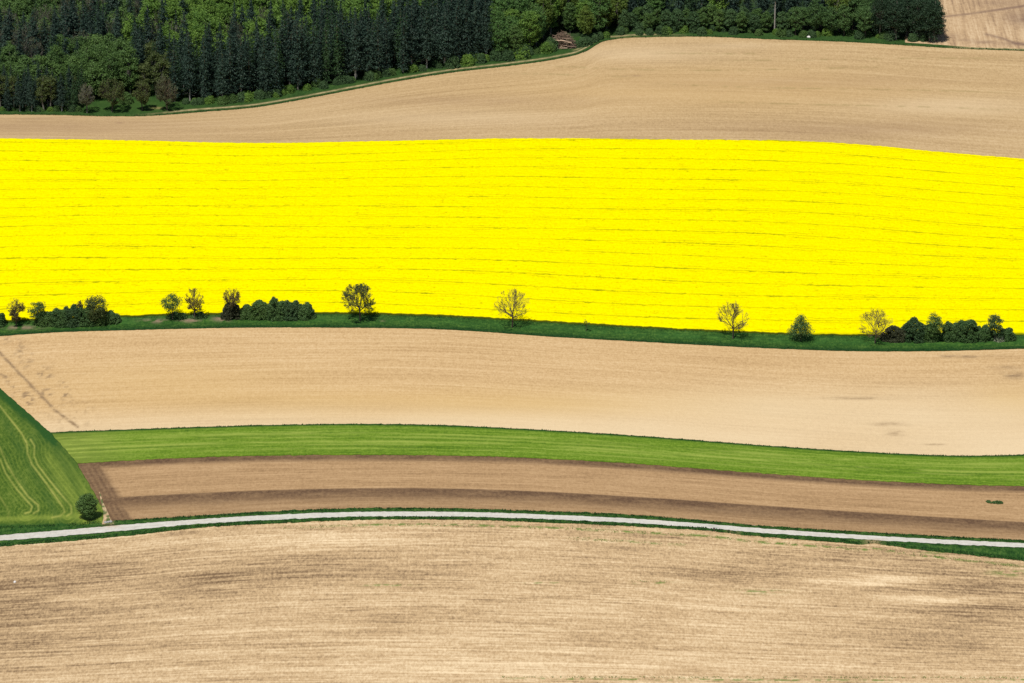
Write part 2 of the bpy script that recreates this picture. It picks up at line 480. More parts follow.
# --- left meadow with mowing tracks
TRACKS = [[(0, 406), (11, 420), (22, 434), (27, 444), (27.5, 453), (32, 464.6), (44.5, 481), (55.5, 496.5), (63.5, 508), (64.5, 512), (60, 516), (52, 517.5)],
          [(30.5, 439.5), (34.5, 446), (34, 456), (37.5, 464.6), (50, 481), (64, 498), (71, 506), (71.5, 513), (67, 516)],
          [(-14, 425), (0, 448), (7, 464.6), (17, 481), (28, 496.5), (38, 505), (38.5, 510.5), (33.5, 513.5)],
          [(-14, 440), (0, 459), (5.5, 473), (17, 489.6), (28, 502), (32, 506.5), (30.5, 511.5), (25, 513.5)],
          [(-12, 478), (2, 500), (9, 512), (8, 517)], [(-60, 340), (-30, 372), (0, 406)]]


def meadow_right(y):
    return np.interp(y, [300, 388, 432, 463, 485, 505, 522, 540], [-105, 0, 50, 77, 90, 101, 110, 115])


def meadow_attr(px, py, U, V, P):
    n = fbm(U / 3, P[..., 1] / 8, 7, 3)
    tr = np.zeros_like(px)
    for i, t in enumerate(TRACKS):
        s = [0.75, 0.7, 0.7, 0.65, 0.35, 0.3][i]
        tr = np.maximum(tr, s * np.exp(-(seg_dist(px, py, t) / 0.95) ** 2))
    tr = tr * (0.25 + 1.15 * n)
    e = meadow_right(py) - px
    dark = 0.75 * np.exp(-((e - 5) / 6.0) ** 2) * (1 - sstep(430, 455, py)) + 0.5 * np.exp(-(e / 14.0) ** 2) * (0.5 + n) * (1 - sstep(455, 500, py))
    dark += 0.8 * sstep(522, 526, py) + 0.45 * blob(px, py, 40, 440, 12, 12) * n
    for k, (cx, cy, w) in enumerate(((20, 478, 5), (44, 462, 4), (50, 500, 5), (8, 430, 6), (72, 480, 5))):
        dark += 0.25 * np.exp(-(((px - cx) - (py - cy) * 0.55) / w) ** 2) * (0.4 + n)
    lite = 0.8 * np.exp(-((py - 519 + (px * .035)) / 2.6) ** 2) * (px < 84) * (.5 + n)
    lite += 0.5 * np.exp(-((e - 24) / 9.0) ** 2) * sstep(440, 470, py) * (0.3 + n) + 0.4 * np.exp(-((e - 8) / 5.0) ** 2) * sstep(430, 455, py) * (0.3 + n)
    # tyre rows that follow the slanting edge
    lite += 0.28 * (0.5 + 0.5 * np.sin(e * 1.05)) * np.exp(-(e / 32) ** 2) * (0.5 + n)
    dd = seg_dist(px, py, TRACKS[1]); d2 = seg_dist(px, py, TRACKS[3])
    for q, a_ in ((dd, .75), (d2, .65)):
        lite += a_ * np.clip(np.cos(q * 2 * math.pi / 3.7), 0, 1) ** 3 * np.exp(-(q / 22) ** 2) * (0.2 + 1.1 * n)
    return {'track': np.clip(tr, 0, 1), 'dark': np.clip(dark, 0, 1), 'lite': np.clip(lite, 0, 1)}


m_meadow = field_mat('meadow_grass', ((0.024, 0.066, 0.008), (0.070, 0.126, 0.015), (0.150, 0.205, 0.036)),
                     [(0.7, (0.16, 0.03), 0.45, 3), (0.6, (0.5, 0.18), 0.45, 3), (0.5, (0.8, 0.5), 0, 4)],
                     [('lite', (0.20, 0.26, 0.04), 0.2), ('dark', (0.022, 0.075, 0.014), 0.2), ('track', (0.34, 0.35, 0.08), 0.35)], bump=0.6, grain=1.3)
field('meadow', lambda x: np.full_like(np.asarray(x, float), 315.0), shift(VN_T, 1.5), m_meadow, 0.30, 1.0, 330, x0=-330, x1=110, right=meadow_right, attrs=meadow_attr,
      bump=rough_grass(0.12))

# --- dirt access beside the tree
DR = [(99.5, 492), (102, 502), (105.5, 512), (108, 524)]
def dirt_attr(px, py, U, V, P):
    n = fbm(U / 1.2, P[..., 1] / 2.5, 17, 3)
    return {'weed': sstep(0.40, 0.56, n) * 0.85}
m_dirt = field_mat('access_dirt', ((0.33, 0.23, 0.13), (0.5, 0.36, 0.21), (0.62, 0.47, 0.3)), [(0.9, (0.6, 0.5), 0, 4)], [('weed', (0.04, 0.10, 0.02), 0.1)], bump=0.3)
_yy = np.linspace(492, 524.5, 40)
_xc = np.interp(_yy, [p[1] for p in DR], [p[0] for p in DR])
_wd = np.interp(_yy, [492, 505, 518, 524], [0.3, 1.3, 3.2, 6.0])
_P = unproj(_xc[:, None] + _wd[:, None] * np.linspace(-1, 1, 13)[None], _yy[:, None] + np.zeros((1, 13)), 0.52)
_P[..., 2] = hgt(_P[..., 0], _P[..., 1]) + 0.53
_ax, _ay, _ = proj(_P)
_A = dirt_attr(_ax, _ay, _P[..., 0], _P[..., 1], _P)
tag(link('dirt_track', mesh_np('dirt_track', _P.reshape(-1, 3), grid_faces(40, 13), [m_dirt], _P[..., :2].reshape(-1, 2), {k: v.reshape(-1) for k, v in _A.items()})), kind='structure')

# --- grass margin with the hedgerow trees
def margin_attr(px, py, U, V, P):
    n = fbm(U / 2.2, P[..., 1] / 2.5, 9, 3)
    dry = np.zeros_like(px)
    for cx, cy, rx, ry, a in ((155, 321, 12, 2, .9), (190, 320.5, 10, 2.2, .9), (222, 319, 9, 2.4, 1.0), (20, 327.5, 18, 2, .8), (100, 323, 6, 1.5, .4), (382, 320.5, 3, 1.5, .5)):
        dry += a * blob(px, py, cx, cy, rx, ry)
    dry *= sstep(0.36, 0.56, n)
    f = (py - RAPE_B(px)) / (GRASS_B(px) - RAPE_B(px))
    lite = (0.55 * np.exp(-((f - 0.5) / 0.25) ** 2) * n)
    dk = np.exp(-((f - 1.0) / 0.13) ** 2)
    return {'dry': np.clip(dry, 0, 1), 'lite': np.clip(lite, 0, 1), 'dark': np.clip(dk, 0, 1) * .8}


m_margin = field_mat('margin_grass', ((0.008, 0.034, 0.006), (0.027, 0.078, 0.012), (0.080, 0.155, 0.026)),
                     [(0.9, (0.25, 0.6), 0, 3), (0.6, (0.04, 0.2), 0, 3), (.5, (.8, 1.2), 0, 3)],
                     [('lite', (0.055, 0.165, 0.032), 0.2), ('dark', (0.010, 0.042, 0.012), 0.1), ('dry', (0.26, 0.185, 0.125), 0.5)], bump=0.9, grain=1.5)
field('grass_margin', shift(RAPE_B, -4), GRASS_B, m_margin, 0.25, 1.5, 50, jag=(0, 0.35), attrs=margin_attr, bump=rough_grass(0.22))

# --- flowering rape
RH = 1.15


def rape_attr(px, py, U, V, P):
    L = V.max()
    f = V / L
    wob = 0.012 * np.sin(U / 90.0 + f * 5) + 0.006 * np.sin(U / 33.0 + f * 11)
    ph = (f + wob) * 17.2 + 0.25
    k = np.floor(ph)
    tri = np.abs(ph - k - 0.5)            # 0 on a tramline
    w = tri * (L / 17.2)                   # metres from its middle
    inten = 0.62 + 0.42 * vnoise(k * 7.3, k * 3.1, 40)
    patch = fbm(U / 11.0, k * 5.7, 41, 4)
    dots = fbm(U / 2.2, k * 3.3, 43, 2)
    s = np.exp(-(w / 0.44) ** 2) * inten * (0.40 + 0.85 * sstep(0.34, 0.70, patch) * (0.35 + 1.3 * sstep(0.35, 0.65, dots)))
    # the narrower second wheel line
    w2 = np.abs(w - 1.9)
    s2 = np.exp(-(w2 / 0.35) ** 2) * 0.42 * sstep(0.50, 0.75, fbm(U / 8.0, k * 2.7, 44, 3))
    gaps = sstep(0.74, 0.88, fbm(U / 1.3, P[..., 1] / 1.0, 47, 2)) * 0.38
    return {'stem': np.clip(s + s2 + gaps, 0, 1)}


def rape_bump(U, V, a, P):
    return -0.55 * a['stem'] + 0.30 * (fbm(P[..., 0] / 1.1, P[..., 1] / 1.1, 61, 2) - 0.5)


k = NT('rapeseed_bloom')
uvn = k.n('ShaderNodeUVMap', uv_map='uv').outputs[0]
n1 = k.noise(uvn, (1.2, 0.55, 1), 4, 0.75); n2 = k.noise(uvn, (0.03, 0.12, 1), 3)
n3 = k.noise(uvn, (0.12, 1.6, 1), 3)
f = k.math('ADD', k.math('MULTIPLY', n1, 0.75), k.math('MULTIPLY', n3, 0.35))
col = k.ramp(f, [(0.34, (0.40, 0.37, 0.0)), (0.48, (0.80, 0.695, 0.0)), (0.72, (0.95, 0.84, 0.0))])
col = k.mix(k.math('MULTIPLY', k.math('SUBTRACT', n2, 0.35), 0.9, True), col, (0.80, 0.70, 0.0))
col = k.mix(k.math('MULTIPLY', k.attr('stem'), 0.95), col, (0.095, 0.135, 0.004))
col = k.mix(k.attr('side'), col, (0.014, 0.052, 0.012))
k.l(col, k.b.inputs['Base Color']); k.b.inputs['Roughness'].default_value = 0.9
k.b.inputs['Specular IOR Level'].default_value = 0.0
field('rapeseed_field', RAPE_T, RAPE_B, k.m, RH, 1.6, 420, jag=(0.25, 0.7), attrs=rape_attr, bump=rape_bump, seed=3)

# --- upper tan field
def upper_attr(px, py, U, V, P):
    n = fbm(U / 8, P[..., 1] / 3, 10, 4); n2 = fbm(U / 80, P[..., 1] / 20, 19, 3)
    pale = 0.45 * blob(px, py, 450, 118, 120, 8) + 0.55 * blob(px, py, 960, 105, 90, 9) + 0.45 * blob(px, py, 640, 52, 80, 8) + .3 * blob(px, py, 740, 45, 40, 3)
    dark = 0.35 * np.exp(-((py - 126) / 9.0) ** 2) * (1 - sstep(80, 300, px)) + 0.35 * blob(px, py, 860, 128, 150, 9) + 0.28 * blob(px, py, 470, 100, 120, 6) + .25 * blob(px, py, 800, 80, 160, 8)
    for cx, cy, rx, ry, a in ((119, 123, 4, .8, .7), (30, 119, 25, .7, .4), (60, 117.5, 30, .5, .4), (636, 73.6, 5, .7, .6), (624, 74, 3, .6, .5)):
        dark += a * blob(px, py, cx, cy, rx, ry)
    ln = np.zeros_like(px)
    for y0, sl, a, b in ((66, 0.0, 520, 900), (73.5, -.004, 490, 650), (55, .012, 700, 1024), (77, .04, 640, 1024), (92, .045, 700, 1024), (49, .01, 640, 790)):
        yy = y0 + (px - 600) * sl + 2 * np.sin(px / 90)
        ln += 0.42 * np.exp(-((py - yy) / 0.7) ** 2) * sstep(a, a + 40, px) * (1 - sstep(b - 40, b, px))
    ln *= sstep(0.3, 0.7, fbm(U / 2.5, V / 3, 23, 3))
    warm = 0.5 * blob(px, py, 700, 88, 220, 22) * (.5 + n2)
    return {'pale': np.clip(pale * (.5 + n2), 0, 1), 'stain': np.clip(dark * (.5 + n), 0, 1), 'weed': np.clip(ln, 0, 1), 'warm': np.clip(warm, 0, 1)}


m_upper = field_mat('harrowed_soil', ((0.31, 0.205, 0.10), (0.475, 0.332, 0.170), (0.61, 0.455, 0.26)),
                    [(0.55, (0.006, 0.15), 0, 3), (0.7, (0.02, 0.7), 0, 3), (0.5, (0.7, 1.3), 0, 4), (0.3, (0.012, 0.02), 0, 3)],
                    [('warm', (0.54, 0.36, 0.155), 0), ('pale', (0.64, 0.49, 0.30), 0.05), ('stain', (0.30, 0.19, 0.11), 0.1), ('weed', (0.22, 0.18, 0.06), 0.3)], bump=0.3)
field('harrowed_field', shift(UPPER_T, -4), shift(RAPE_T, 6), m_upper, 0.0, 1.6, 150, attrs=upper_attr)

# --- verge, track and wood floor above it
def trk(x):
    x = np.asarray(x, float)
    return 1.7 * sstep(120, 190, x) * (1 - sstep(640, 700, x)) + 1.6 * sstep(575, 592, x) * (1 - sstep(600, 615, x))


def upverge_attr(px, py, U, V, P):
    n = fbm(U / 3, P[..., 1] / 3, 13, 3)
    y1 = UPPER_T(px) - trk(px) - 0.9
    t = 0.85 * np.exp(-((py - y1) / 0.72) ** 2) * sstep(125, 200, px) * (1 - sstep(630, 700, px))
    t += 0.8 * np.exp(-((py - 47.3 - (px - 960) * .03) / 0.7) ** 2) * sstep(940, 975, px)
    t2 = 0.8 * np.exp(-((py - y1 + 2.6) / 0.8) ** 2) * sstep(570, 580, px) * (1 - sstep(596, 604, px))
    clearing = blob(px, py, 135, 106, 50, 6)
    return {'track': np.clip((t + t2) * (0.25 + 1.2 * n), 0, 1), 'lite': np.clip(clearing * (0.2 + n) + 0.3 * n, 0, 1), 'dry': 0.7 * blob(px, py, 157, 108, 6, 1) + .5 * blob(px, py, 640, 37.5, 20, .6)}


m_upverge = field_mat('woodside_grass', ((0.014, 0.042, 0.010), (0.026, 0.068, 0.015), (0.05, 0.10, 0.024)),
                      [(0.9, (0.3, 0.4), 0, 3), (0.5, (0.05, 0.1), 0, 3)], [('lite', (0.04, 0.085, 0.018), 0.2), ('dry', (0.3, 0.24, 0.1), .3), ('track', (0.46, 0.36, 0.19), 0.5)], bump=0.7, grain=1.6)
FOREST_FRONT = curve([(-60, 112), (0, 112.6), (50, 112.5), (72, 112), (80, 107), (88, 101), (95, 99.5), (130, 98), (165, 100), (182, 104), (200, 104), (256, 99), (300, 91.5), (330, 86), (400, 74), (460, 65), (500, 60), (540, 53), (560, 48), (580, 44), (600, 37), (620, 34), (660, 33), (700, 33), (774, 35.5), (850, 38), (900, 41), (940, 43)])
field('woodside_grass', lambda x: FOREST_FRONT(x) - 8, UPPER_T, m_upverge, 0.14, 1.5, 40, attrs=upverge_attr, jag=(0, 0.4), bump=rough_grass(0.12))
m_floor = field_mat('wood_floor', ((0.012, 0.03, 0.010), (0.028, 0.055, 0.018), (0.06, 0.08, 0.03)), [(0.9, (0.2, 0.2), 0, 4)], bump=0.5)
field('forest_floor', lambda x: FOREST_FRONT(x) - 110, lambda x: FOREST_FRONT(x) + 0.5, m_floor, 0.05, 6, 60, x1=1000)


def far_attr(px, py, U, V, P):
    n = fbm(px / 6, py / 2.2, 14, 3)
    st = 0.85 * np.exp(-(seg_dist(px, py, [(930, 17.5), (962, 14.5), (1000, 9.5), (1040, 4), (1200, -14)], 1.6) / 1.6) ** 2) * (0.6 + .6 * n)
    st += 0.8 * np.exp(-(seg_dist(px, py, [(986, 34), (1003, 38.5), (1015, 43), (1060, 52)], 1.6) / 1.7) ** 2) * (0.6 + .6 * n)
    st += 0.6 * blob(px, py, 1018, 43.5, 16, 1.8) + 0.6 * blob(px, py, 985, 42, 12, 1.5) + .45 * blob(px, py, 965, 40, 10, 1)
    st += 0.75 * blob(px, py, 1030, 17, 28, 9) * (.5 + n) + 0.4 * blob(px, py, 1000, 3, 30, 4)
    st += 0.35 * blob(px, py, 950, 36, 10, 3)
    return {'stain': np.clip(st, 0, 1)}


m_far = field_mat('distant_soil', ((0.30, 0.20, 0.12), (0.47, 0.325, 0.185), (0.6, 0.45, 0.28)),
                  [(1.5, (0.7, 0.03), 0.62, 3), (0.7, (0.5, 0.5), 0, 4), (0.4, (0.02, 0.02), 0, 2)], [('stain', (0.21, 0.135, 0.095), 0.1)], bump=0.2)
_xs = np.arange(905, 1356, 1.5)
field('distant_field', lambda x: np.full_like(np.asarray(x, float), -90.0), curve([(900, 42.0), (940, 44.6), (960, 46.2), (1024, 48.6), (1354, 60)]), m_far, 0.22, 1.5, 140, x0=905, attrs=far_attr, skirt=True)

# --- the open land all round, out to the horizon
def sheet():
    a = np.concatenate([-np.geomspace(9000, 700, 40), np.linspace(-680, 680, 100), np.geomspace(700, 9000, 40)])
    xg, yg = np.meshgrid(a, a)
    z = hgt(xg, yg) - 1.0
    V = np.stack([xg, yg, z], -1).reshape(-1, 3)
    m = field_mat('open_land', ((0.05, 0.10, 0.02), (0.16, 0.17, 0.06), (0.42, 0.3, 0.16)), [(1.6, (0.004, 0.006), 0.3, 3), (0.4, (0.1, 0.1), 0, 4)], bump=0.0)
    tag(link('ground', mesh_np('ground', V, grid_faces(180, 180), [m], V[:, :2].copy())), kind='structure')


sheet()

# ------------------------------------------------------------------ vegetation builders
class Geo:
    def __init__(s): s.v = []; s.f = []; s.m = []; s.r = []; s.n = 0

    def add(s, V, F, mat=0, rnd=0.5):
        s.v.append(V); s.f.append(F + s.n); s.n += len(V)
        s.m.append(np.full(len(F), mat)); s.r.append(np.broadcast_to(np.asarray(rnd, float), (len(F),)))

    def mesh(s, name, mats, smooth=True):
        return mesh_np(name, np.vstack(s.v), np.vstack(s.f), mats, mat_idx=np.concatenate(s.m), smooth=smooth, face_attrs={'rnd': np.concatenate(s.r)})


def tube(g, pts, rad, sides=5, mat=0):
    pts = np.asarray(pts, float); n = len(pts)
    d = np.gradient(pts, axis=0); d /= np.linalg.norm(d, axis=1)[:, None] + 1e-9
    ref = np.where(np.abs(d[:, 2:3]) > 0.9, [[1.0, 0, 0]], [[0, 0, 1.0]])
    a = np.cross(d, ref); a /= np.linalg.norm(a, axis=1)[:, None] + 1e-9
    b = np.cross(d, a)
    th = np.arange(sides) * 2 * math.pi / sides
    ring = pts[:, None] + np.asarray(rad)[:, None, None] * (np.cos(th)[None, :, None] * a[:, None] + np.sin(th)[None, :, None] * b[:, None])
    i = np.arange(n * sides).reshape(n, sides); j = np.roll(i, -1, axis=1)
    F = np.stack([i[:-1], j[:-1], j[1:], i[1:]], -1).reshape(-1, 4)
    g.add(ring.reshape(-1, 3), F, mat)


def leaves(g, P, size, nrm, rs, mat=0, rnd=None, aspect=0.8):
    n = len(P)
    nrm = nrm + rs.normal(0, 0.55, (n, 3)); nrm /= np.linalg.norm(nrm, axis=1)[:, None] + 1e-9
    t = np.cross(nrm, rs.normal(0, 1, (n, 3))); t /= np.linalg.norm(t, axis=1)[:, None] + 1e-9
    b = np.cross(nrm, t)
    s = (np.asarray(size) * rs.uniform(0.7, 1.3, n))[:, None] * 0.5
    q = np.stack([P - t * s, P - b * s * aspect, P + t * s, P + b * s * aspect], 1)
    g.add(q.reshape(-1, 3), np.arange(n * 4).reshape(n, 4), mat, rs.rand(n) if rnd is None else rnd)


def limb(p0, p1, rs, n=5, bow=0.12):
    p0 = np.asarray(p0, float); p1 = np.asarray(p1, float); L = np.linalg.norm(p1 - p0)
    t = np.linspace(0, 1, n)[:, None]
    off = rs.normal(0, bow * L, 3); off[2] = -abs(off[2]) * 0.6
    wig = rs.normal(0, 0.014 * L, (n, 3)); wig[0] = 0
    return p0 * (1 - t) + p1 * t + off * (4 * t * (1 - t)) * 0.5 + wig


def broadleaf(seed, h, w, trunk=0.25, clumps=42, per=62, leaf=0.42, shape='round', mats=None, low=None):
    """trunk with limbs; crown of leaf clumps"""
    rs = np.random.RandomState(seed)
    base = h * trunk if low is None else low
    cz, rz = (h + base) / 2, (h - base) / 2
    tg = Geo(); cg = Geo()
    top = np.array([rs.normal(0, 0.03) * w, rs.normal(0, 0.03) * w, h * 0.8])
    tr = limb((0, 0, -0.4), top, rs, 7, 0.03)
    tube(tg, tr, np.linspace(0.022, 0.005, 7) * h, 6)
    # uneven outline: a few lobes push out or in
    lob = rs.normal(0, 1, (7, 3)); lob /= np.linalg.norm(lob, axis=1)[:, None]
    lam = rs.uniform(-0.30, 0.22, 7)
    cs = []
    for i in range(clumps):
        for _ in range(30):
            u = rs.normal(0, 1, 3); u /= np.linalg.norm(u)
            r = rs.uniform(0.25, 1.0) ** 0.45
            k = 1 + np.sum(lam * np.clip(lob @ u, 0, 1) ** 3)
            if shape == 'egg': k *= 1.0 - 0.28 * max(u[2], 0)
            p = np.array([u[0] * w / 2 * r * k * 0.86, u[1] * w / 2 * r * k * 0.86, cz + u[2] * rz * r * min(k, 1.0) * 0.9])
            if shape == 'cone':
                ff = (p[2] - base) / (h - base); p[:2] *= 1.3 - 1.12 * ff
            if shape == 'dome' and p[2] < base + 0.1 * h and rs.rand() < 0.3: continue
            if all(np.linalg.norm((p - q) / (w, w, rz * 2)) > 0.10 for q in cs): break
        cs.append(p)
    cs = np.array(cs)
    for i, c in enumerate(cs):
        cr = w * rs.uniform(0.11, 0.185)
        n = int(per * 1.35 * rs.uniform(0.6, 1.35))
        u = rs.normal(0, 1, (n, 3)); u /= np.linalg.norm(u, axis=1)[:, None]
        P = c + u * cr * (rs.rand(n, 1) ** 0.4) * (1.15, 1.15, 0.8)
        P[:, 2] = np.maximum(P[:, 2], 0.15)
        leaves(cg, P, leaf, u * 0.7 + (0, 0, 0.55), rs, 0, np.clip(rs.rand(n) * 0.55 + rs.rand() * 0.45, 0, 1))
        if i % 3 == 0:
            st = tr[min(6, 2 + int(4 * max(0, (c[2] - base)) / (h - base + 1e-6) * 0.8))]
            tube(tg, limb(st, c, rs, 4), np.linspace(0.009, 0.003, 4) * h, 4)
    return tg.mesh('trunk', [mats[0]]), cg.mesh('crown', [mats[1]], False)


def spruce(seed, h, w, bare=0.14, mats=None, whorls=24, dens=1.0):
    rs = np.random.RandomState(seed)
    tg = Geo(); cg = Geo()
    lean = rs.normal(0, 0.008, 2) * h
    tube(tg, [(0, 0, -0.4), (lean[0] * .3, lean[1] * .3, h * 0.4), (lean[0] * .7, lean[1] * .7, h * 0.75), (lean[0], lean[1], h * 0.985)], np.array([0.0125, 0.009, 0.005, 0.0012]) * h, 6)
    asym = rs.uniform(0, 6.28)
    for i in range(whorls):
        f = i / (whorls - 1.0)
        z = h * (bare + (0.97 - bare) * f) + rs.normal(0, 0.15)
        rr = w / 2 * (1 - f ** 1.8) ** 0.82 * (0.62 + 0.38 * min(1, f * 5 + 0.35)) * rs.uniform(0.85, 1.1) + 0.15
        nb = max(4, int((9 if f < 0.6 else 7) * dens))
        a0 = rs.uniform(0, 6.28)
        for k in range(nb):
            a = a0 + k * 6.283 / nb + rs.normal(0, 0.18)
            L = rr * rs.uniform(0.5, 1.12) * (1 + 0.1 * math.cos(a - asym))
            d = np.array([math.cos(a), math.sin(a), 0])
            m = max(3, int(L / 0.26))
            t = (np.arange(m) + rs.uniform(0.2, 1.0, m)) / m
            zz = z + rs.normal(0, 0.2) - 0.34 * L * t ** 1.3 + 0.14 * L * t ** 3
            P = np.stack([lean[0] * f + d[0] * L * t, lean[1] * f + d[1] * L * t, zz], -1)
            side = np.array([-d[1], d[0], 0]) * (rs.uniform(-1, 1, (m, 1)) * 0.30 * L * (1 - 0.55 * t[:, None]))
            P = P + side + rs.normal(0, 0.08, (m, 3))
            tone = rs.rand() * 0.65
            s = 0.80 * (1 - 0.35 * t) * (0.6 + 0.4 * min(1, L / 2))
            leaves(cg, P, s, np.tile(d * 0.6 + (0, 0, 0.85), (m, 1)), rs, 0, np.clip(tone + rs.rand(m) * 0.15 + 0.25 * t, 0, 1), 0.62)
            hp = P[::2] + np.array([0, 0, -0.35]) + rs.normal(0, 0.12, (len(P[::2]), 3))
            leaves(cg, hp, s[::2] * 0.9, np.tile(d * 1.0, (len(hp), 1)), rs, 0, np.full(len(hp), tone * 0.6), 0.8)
        if f < 0.12:
            for k in range(3):
                a = rs.uniform(0, 6.28); zb = h * rs.uniform(0.05, bare + 0.05)
                tube(tg, [(0, 0, zb), (math.cos(a) * w * .22, math.sin(a) * w * .22, zb - 0.2)], [0.05, 0.02], 3)
    return tg.mesh('trunk', [mats[0]]), cg.mesh('crown', [mats[1]], False)


def branching(seed, h, w, trunk=0.28, buds=1.0, bud=0.22, mats=None, twig=0.036, fan=1.0, levels=4):
    """a tree not yet in leaf: limbs, boughs and twigs, with opening buds"""
    rs = np.random.RandomState(seed)
    tg = Geo(); cg = Geo()
    base = trunk * h; cz = (h + base * 0.8) / 2; rz = (h - base * 0.8) / 2
    tips = []

    def inside(p):
        q = (p - (0, 0, cz)) / (w / 2, w / 2, rz)
        return float(np.dot(q, q))

    def grow(p, d, L, r, lev):
        n = 4
        pts = [p]; dd = d.copy()
        for i in range(n - 1):
            dd = dd + rs.normal(0, 0.13, 3) + (0, 0, 0.05); dd /= np.linalg.norm(dd)
            nx = pts[-1] + dd * L / (n - 1)
            if lev > 0 and inside(nx) > 1.0:
                nx = pts[-1] + dd * L / (n - 1) * 0.3
            pts.append(nx)
        pts = np.array(pts)
        r1 = max(r * 0.6, twig * 0.6)
        tube(tg if lev <= 1 else cg, pts, np.linspace(r, r1, n), 5 if lev <= 1 else 3, 0)
        if lev >= levels:
            tips.append(pts[-1]); tips.append(pts[-2]); return
        nc = [7, 5, 4, 3][min(lev, 3)]
        for c in range(nc):
            t = 1.0 if c == 0 else rs.uniform(0.35, 1.0)
            k = min(n - 2, int(t * (n - 1))); fr = t * (n - 1) - k
            q = pts[k] * (1 - fr) + pts[k + 1] * fr
            ax = rs.normal(0, 1, 3); ax -= dd * np.dot(ax, dd); ax /= np.linalg.norm(ax) + 1e-9
            an = rs.uniform(0.35, 0.85) * fan * (0.4 if c == 0 else 1)
            nd = dd * math.cos(an) + ax * math.sin(an) + (0, 0, 0.08); nd /= np.linalg.norm(nd)
            grow(q, nd, L * rs.uniform(0.58, 0.78), max(r1 * rs.uniform(0.55, 0.8), twig), lev + 1)

    r0 = 0.020 * h
    tr = limb((0, 0, -0.4), (rs.normal(0, .02) * h, 0, base), rs, 4, 0.03)
    tube(tg, tr, np.linspace(r0 * 1.25, r0, 4), 6)
    nl = 11
    for k in range(nl):
        a = k * 2.39996 + rs.uniform(-0.2, 0.2)
        tilt = (0.10 + 1.35 * ((k + 0.3) / nl) ** 0.8) * (0.72 + 0.28 * fan)
        d = np.array([math.sin(tilt) * math.cos(a), math.sin(tilt) * math.sin(a), math.cos(tilt)])
        st = tr[-1] - (0, 0, 0.10 * base * (k % 3))
        # how far it is to the crown's rim that way
        t_ = 0.0
        while inside(st + d * (t_ + 0.2)) < 1.0 and t_ < h: t_ += 0.2
        grow(st, d, max(0.5, t_ * rs.uniform(0.50, 0.64)), r0 * 0.5, 1)
    tips_a = np.array(tips)
    nb = int(len(tips_a) * buds)
    if nb:
        idx = rs.randint(0, len(tips_a), nb)
        P = tips_a[idx] + rs.normal(0, 0.22, (nb, 3))
        leaves(cg, P, bud, rs.normal(0, 1, (nb, 3)) + (0, 0, 0.5), rs, 1)
    return tg.mesh('trunk', [mats[0]]), cg.mesh('crown', [mats[0], mats[1]], False)


def shrub(seed, h, w, d, mats, leaf=0.32, per=80, clumps=None):
    rs = np.random.RandomState(seed)
    tg = Geo(); cg = Geo()
    clumps = clumps or int(60 + 8.5 * w * d ** 0.5)
    for i in range(7):
        a = rs.uniform(0, 6.28); q = rs.uniform(0.2, 0.75)
        tube(tg, limb((math.cos(a) * w * .05, math.sin(a) * d * .05, -0.2), (math.cos(a) * w / 2 * q, math.sin(a) * d / 2 * q, h * rs.uniform(0.5, 0.85)), rs, 4), np.array([0.07, 0.055, 0.04, 0.02]), 4)
    ph = rs.uniform(0, 6.28, 4)
    for i in range(clumps):
        a = rs.uniform(0, 6.28); r = rs.rand() ** 0.5
        x = math.cos(a) * r; y = math.sin(a) * r
        env = (1 - r ** 3.2) ** 0.55 * (0.92 + 0.07 * math.sin(3 * x * 2.1 + ph[0]) + 0.05 * math.sin(7 * x + ph[1]))
        z = h * max(0.2, env) * (1.0 if rs.rand() < 0.42 else rs.uniform(0.1, 0.95))
        cr = rs.uniform(0.55, 0.95) * min(1.0, h / 4.5 + 0.3)
        n = int(per * rs.uniform(0.6, 1.3))
        u = rs.normal(0, 1, (n, 3)); u /= np.linalg.norm(u, axis=1)[:, None]
        P = np.array([x * w / 2 * 0.9, y * d / 2 * 0.9, max(z - cr * 0.75, cr * 0.5)]) + u * cr * (rs.rand(n, 1) ** 0.45)
        P[:, 2] = np.maximum(P[:, 2], 0.08)
        leaves(cg, P, leaf, u * 0.7 + (0, 0, 0.5), rs, 0, np.clip(rs.rand(n) * 0.6 + rs.rand() * 0.4, 0, 1))
    return tg.mesh('stems', [mats[0]]), cg.mesh('foliage', [mats[1]], False)


BARK = bark_mat('bark_brown', (0.060, 0.046, 0.032), (0.125, 0.097, 0.066))
BARK_DARK = bark_mat('bark_dark', (0.045, 0.036, 0.028), (0.10, 0.08, 0.06))
BARK_PALE = bark_mat('bark_pale', (0.20, 0.19, 0.17), (0.42, 0.40, 0.37))
BARK_GREY = bark_mat('bark_grey', (0.085, 0.080, 0.066), (0.19, 0.18, 0.15))
L_GREEN = leaf_mat('leaf_green', (0.042, 0.095, 0.025), (0.120, 0.210, 0.052))
L_BRIGHT = leaf_mat('leaf_bright', (0.060, 0.140, 0.024), (0.185, 0.310, 0.050))
L_OLIVE = leaf_mat('leaf_olive', (0.046, 0.074, 0.020), (0.118, 0.150, 0.044))
L_BUD = leaf_mat('bud_brown', (0.070, 0.055, 0.020), (0.140, 0.115, 0.040))
L_YELL = leaf_mat('leaf_yellow_green', (0.060, 0.110, 0.018), (0.155, 0.220, 0.036))
L_SPRUCE = leaf_mat('needle_dark', (0.008, 0.024, 0.019), (0.040, 0.076, 0.050), 0.3, 0.1)
L_SPRUCE2 = leaf_mat('needle_green', (0.016, 0.045, 0.016), (0.042, 0.090, 0.030), 0.3, 0.1)
L_DARK = leaf_mat('leaf_dark', (0.034, 0.084, 0.026), (0.112, 0.205, 0.058))
L_MID = leaf_mat('leaf_mid_green', (0.040, 0.108, 0.028), (0.120, 0.230, 0.056))
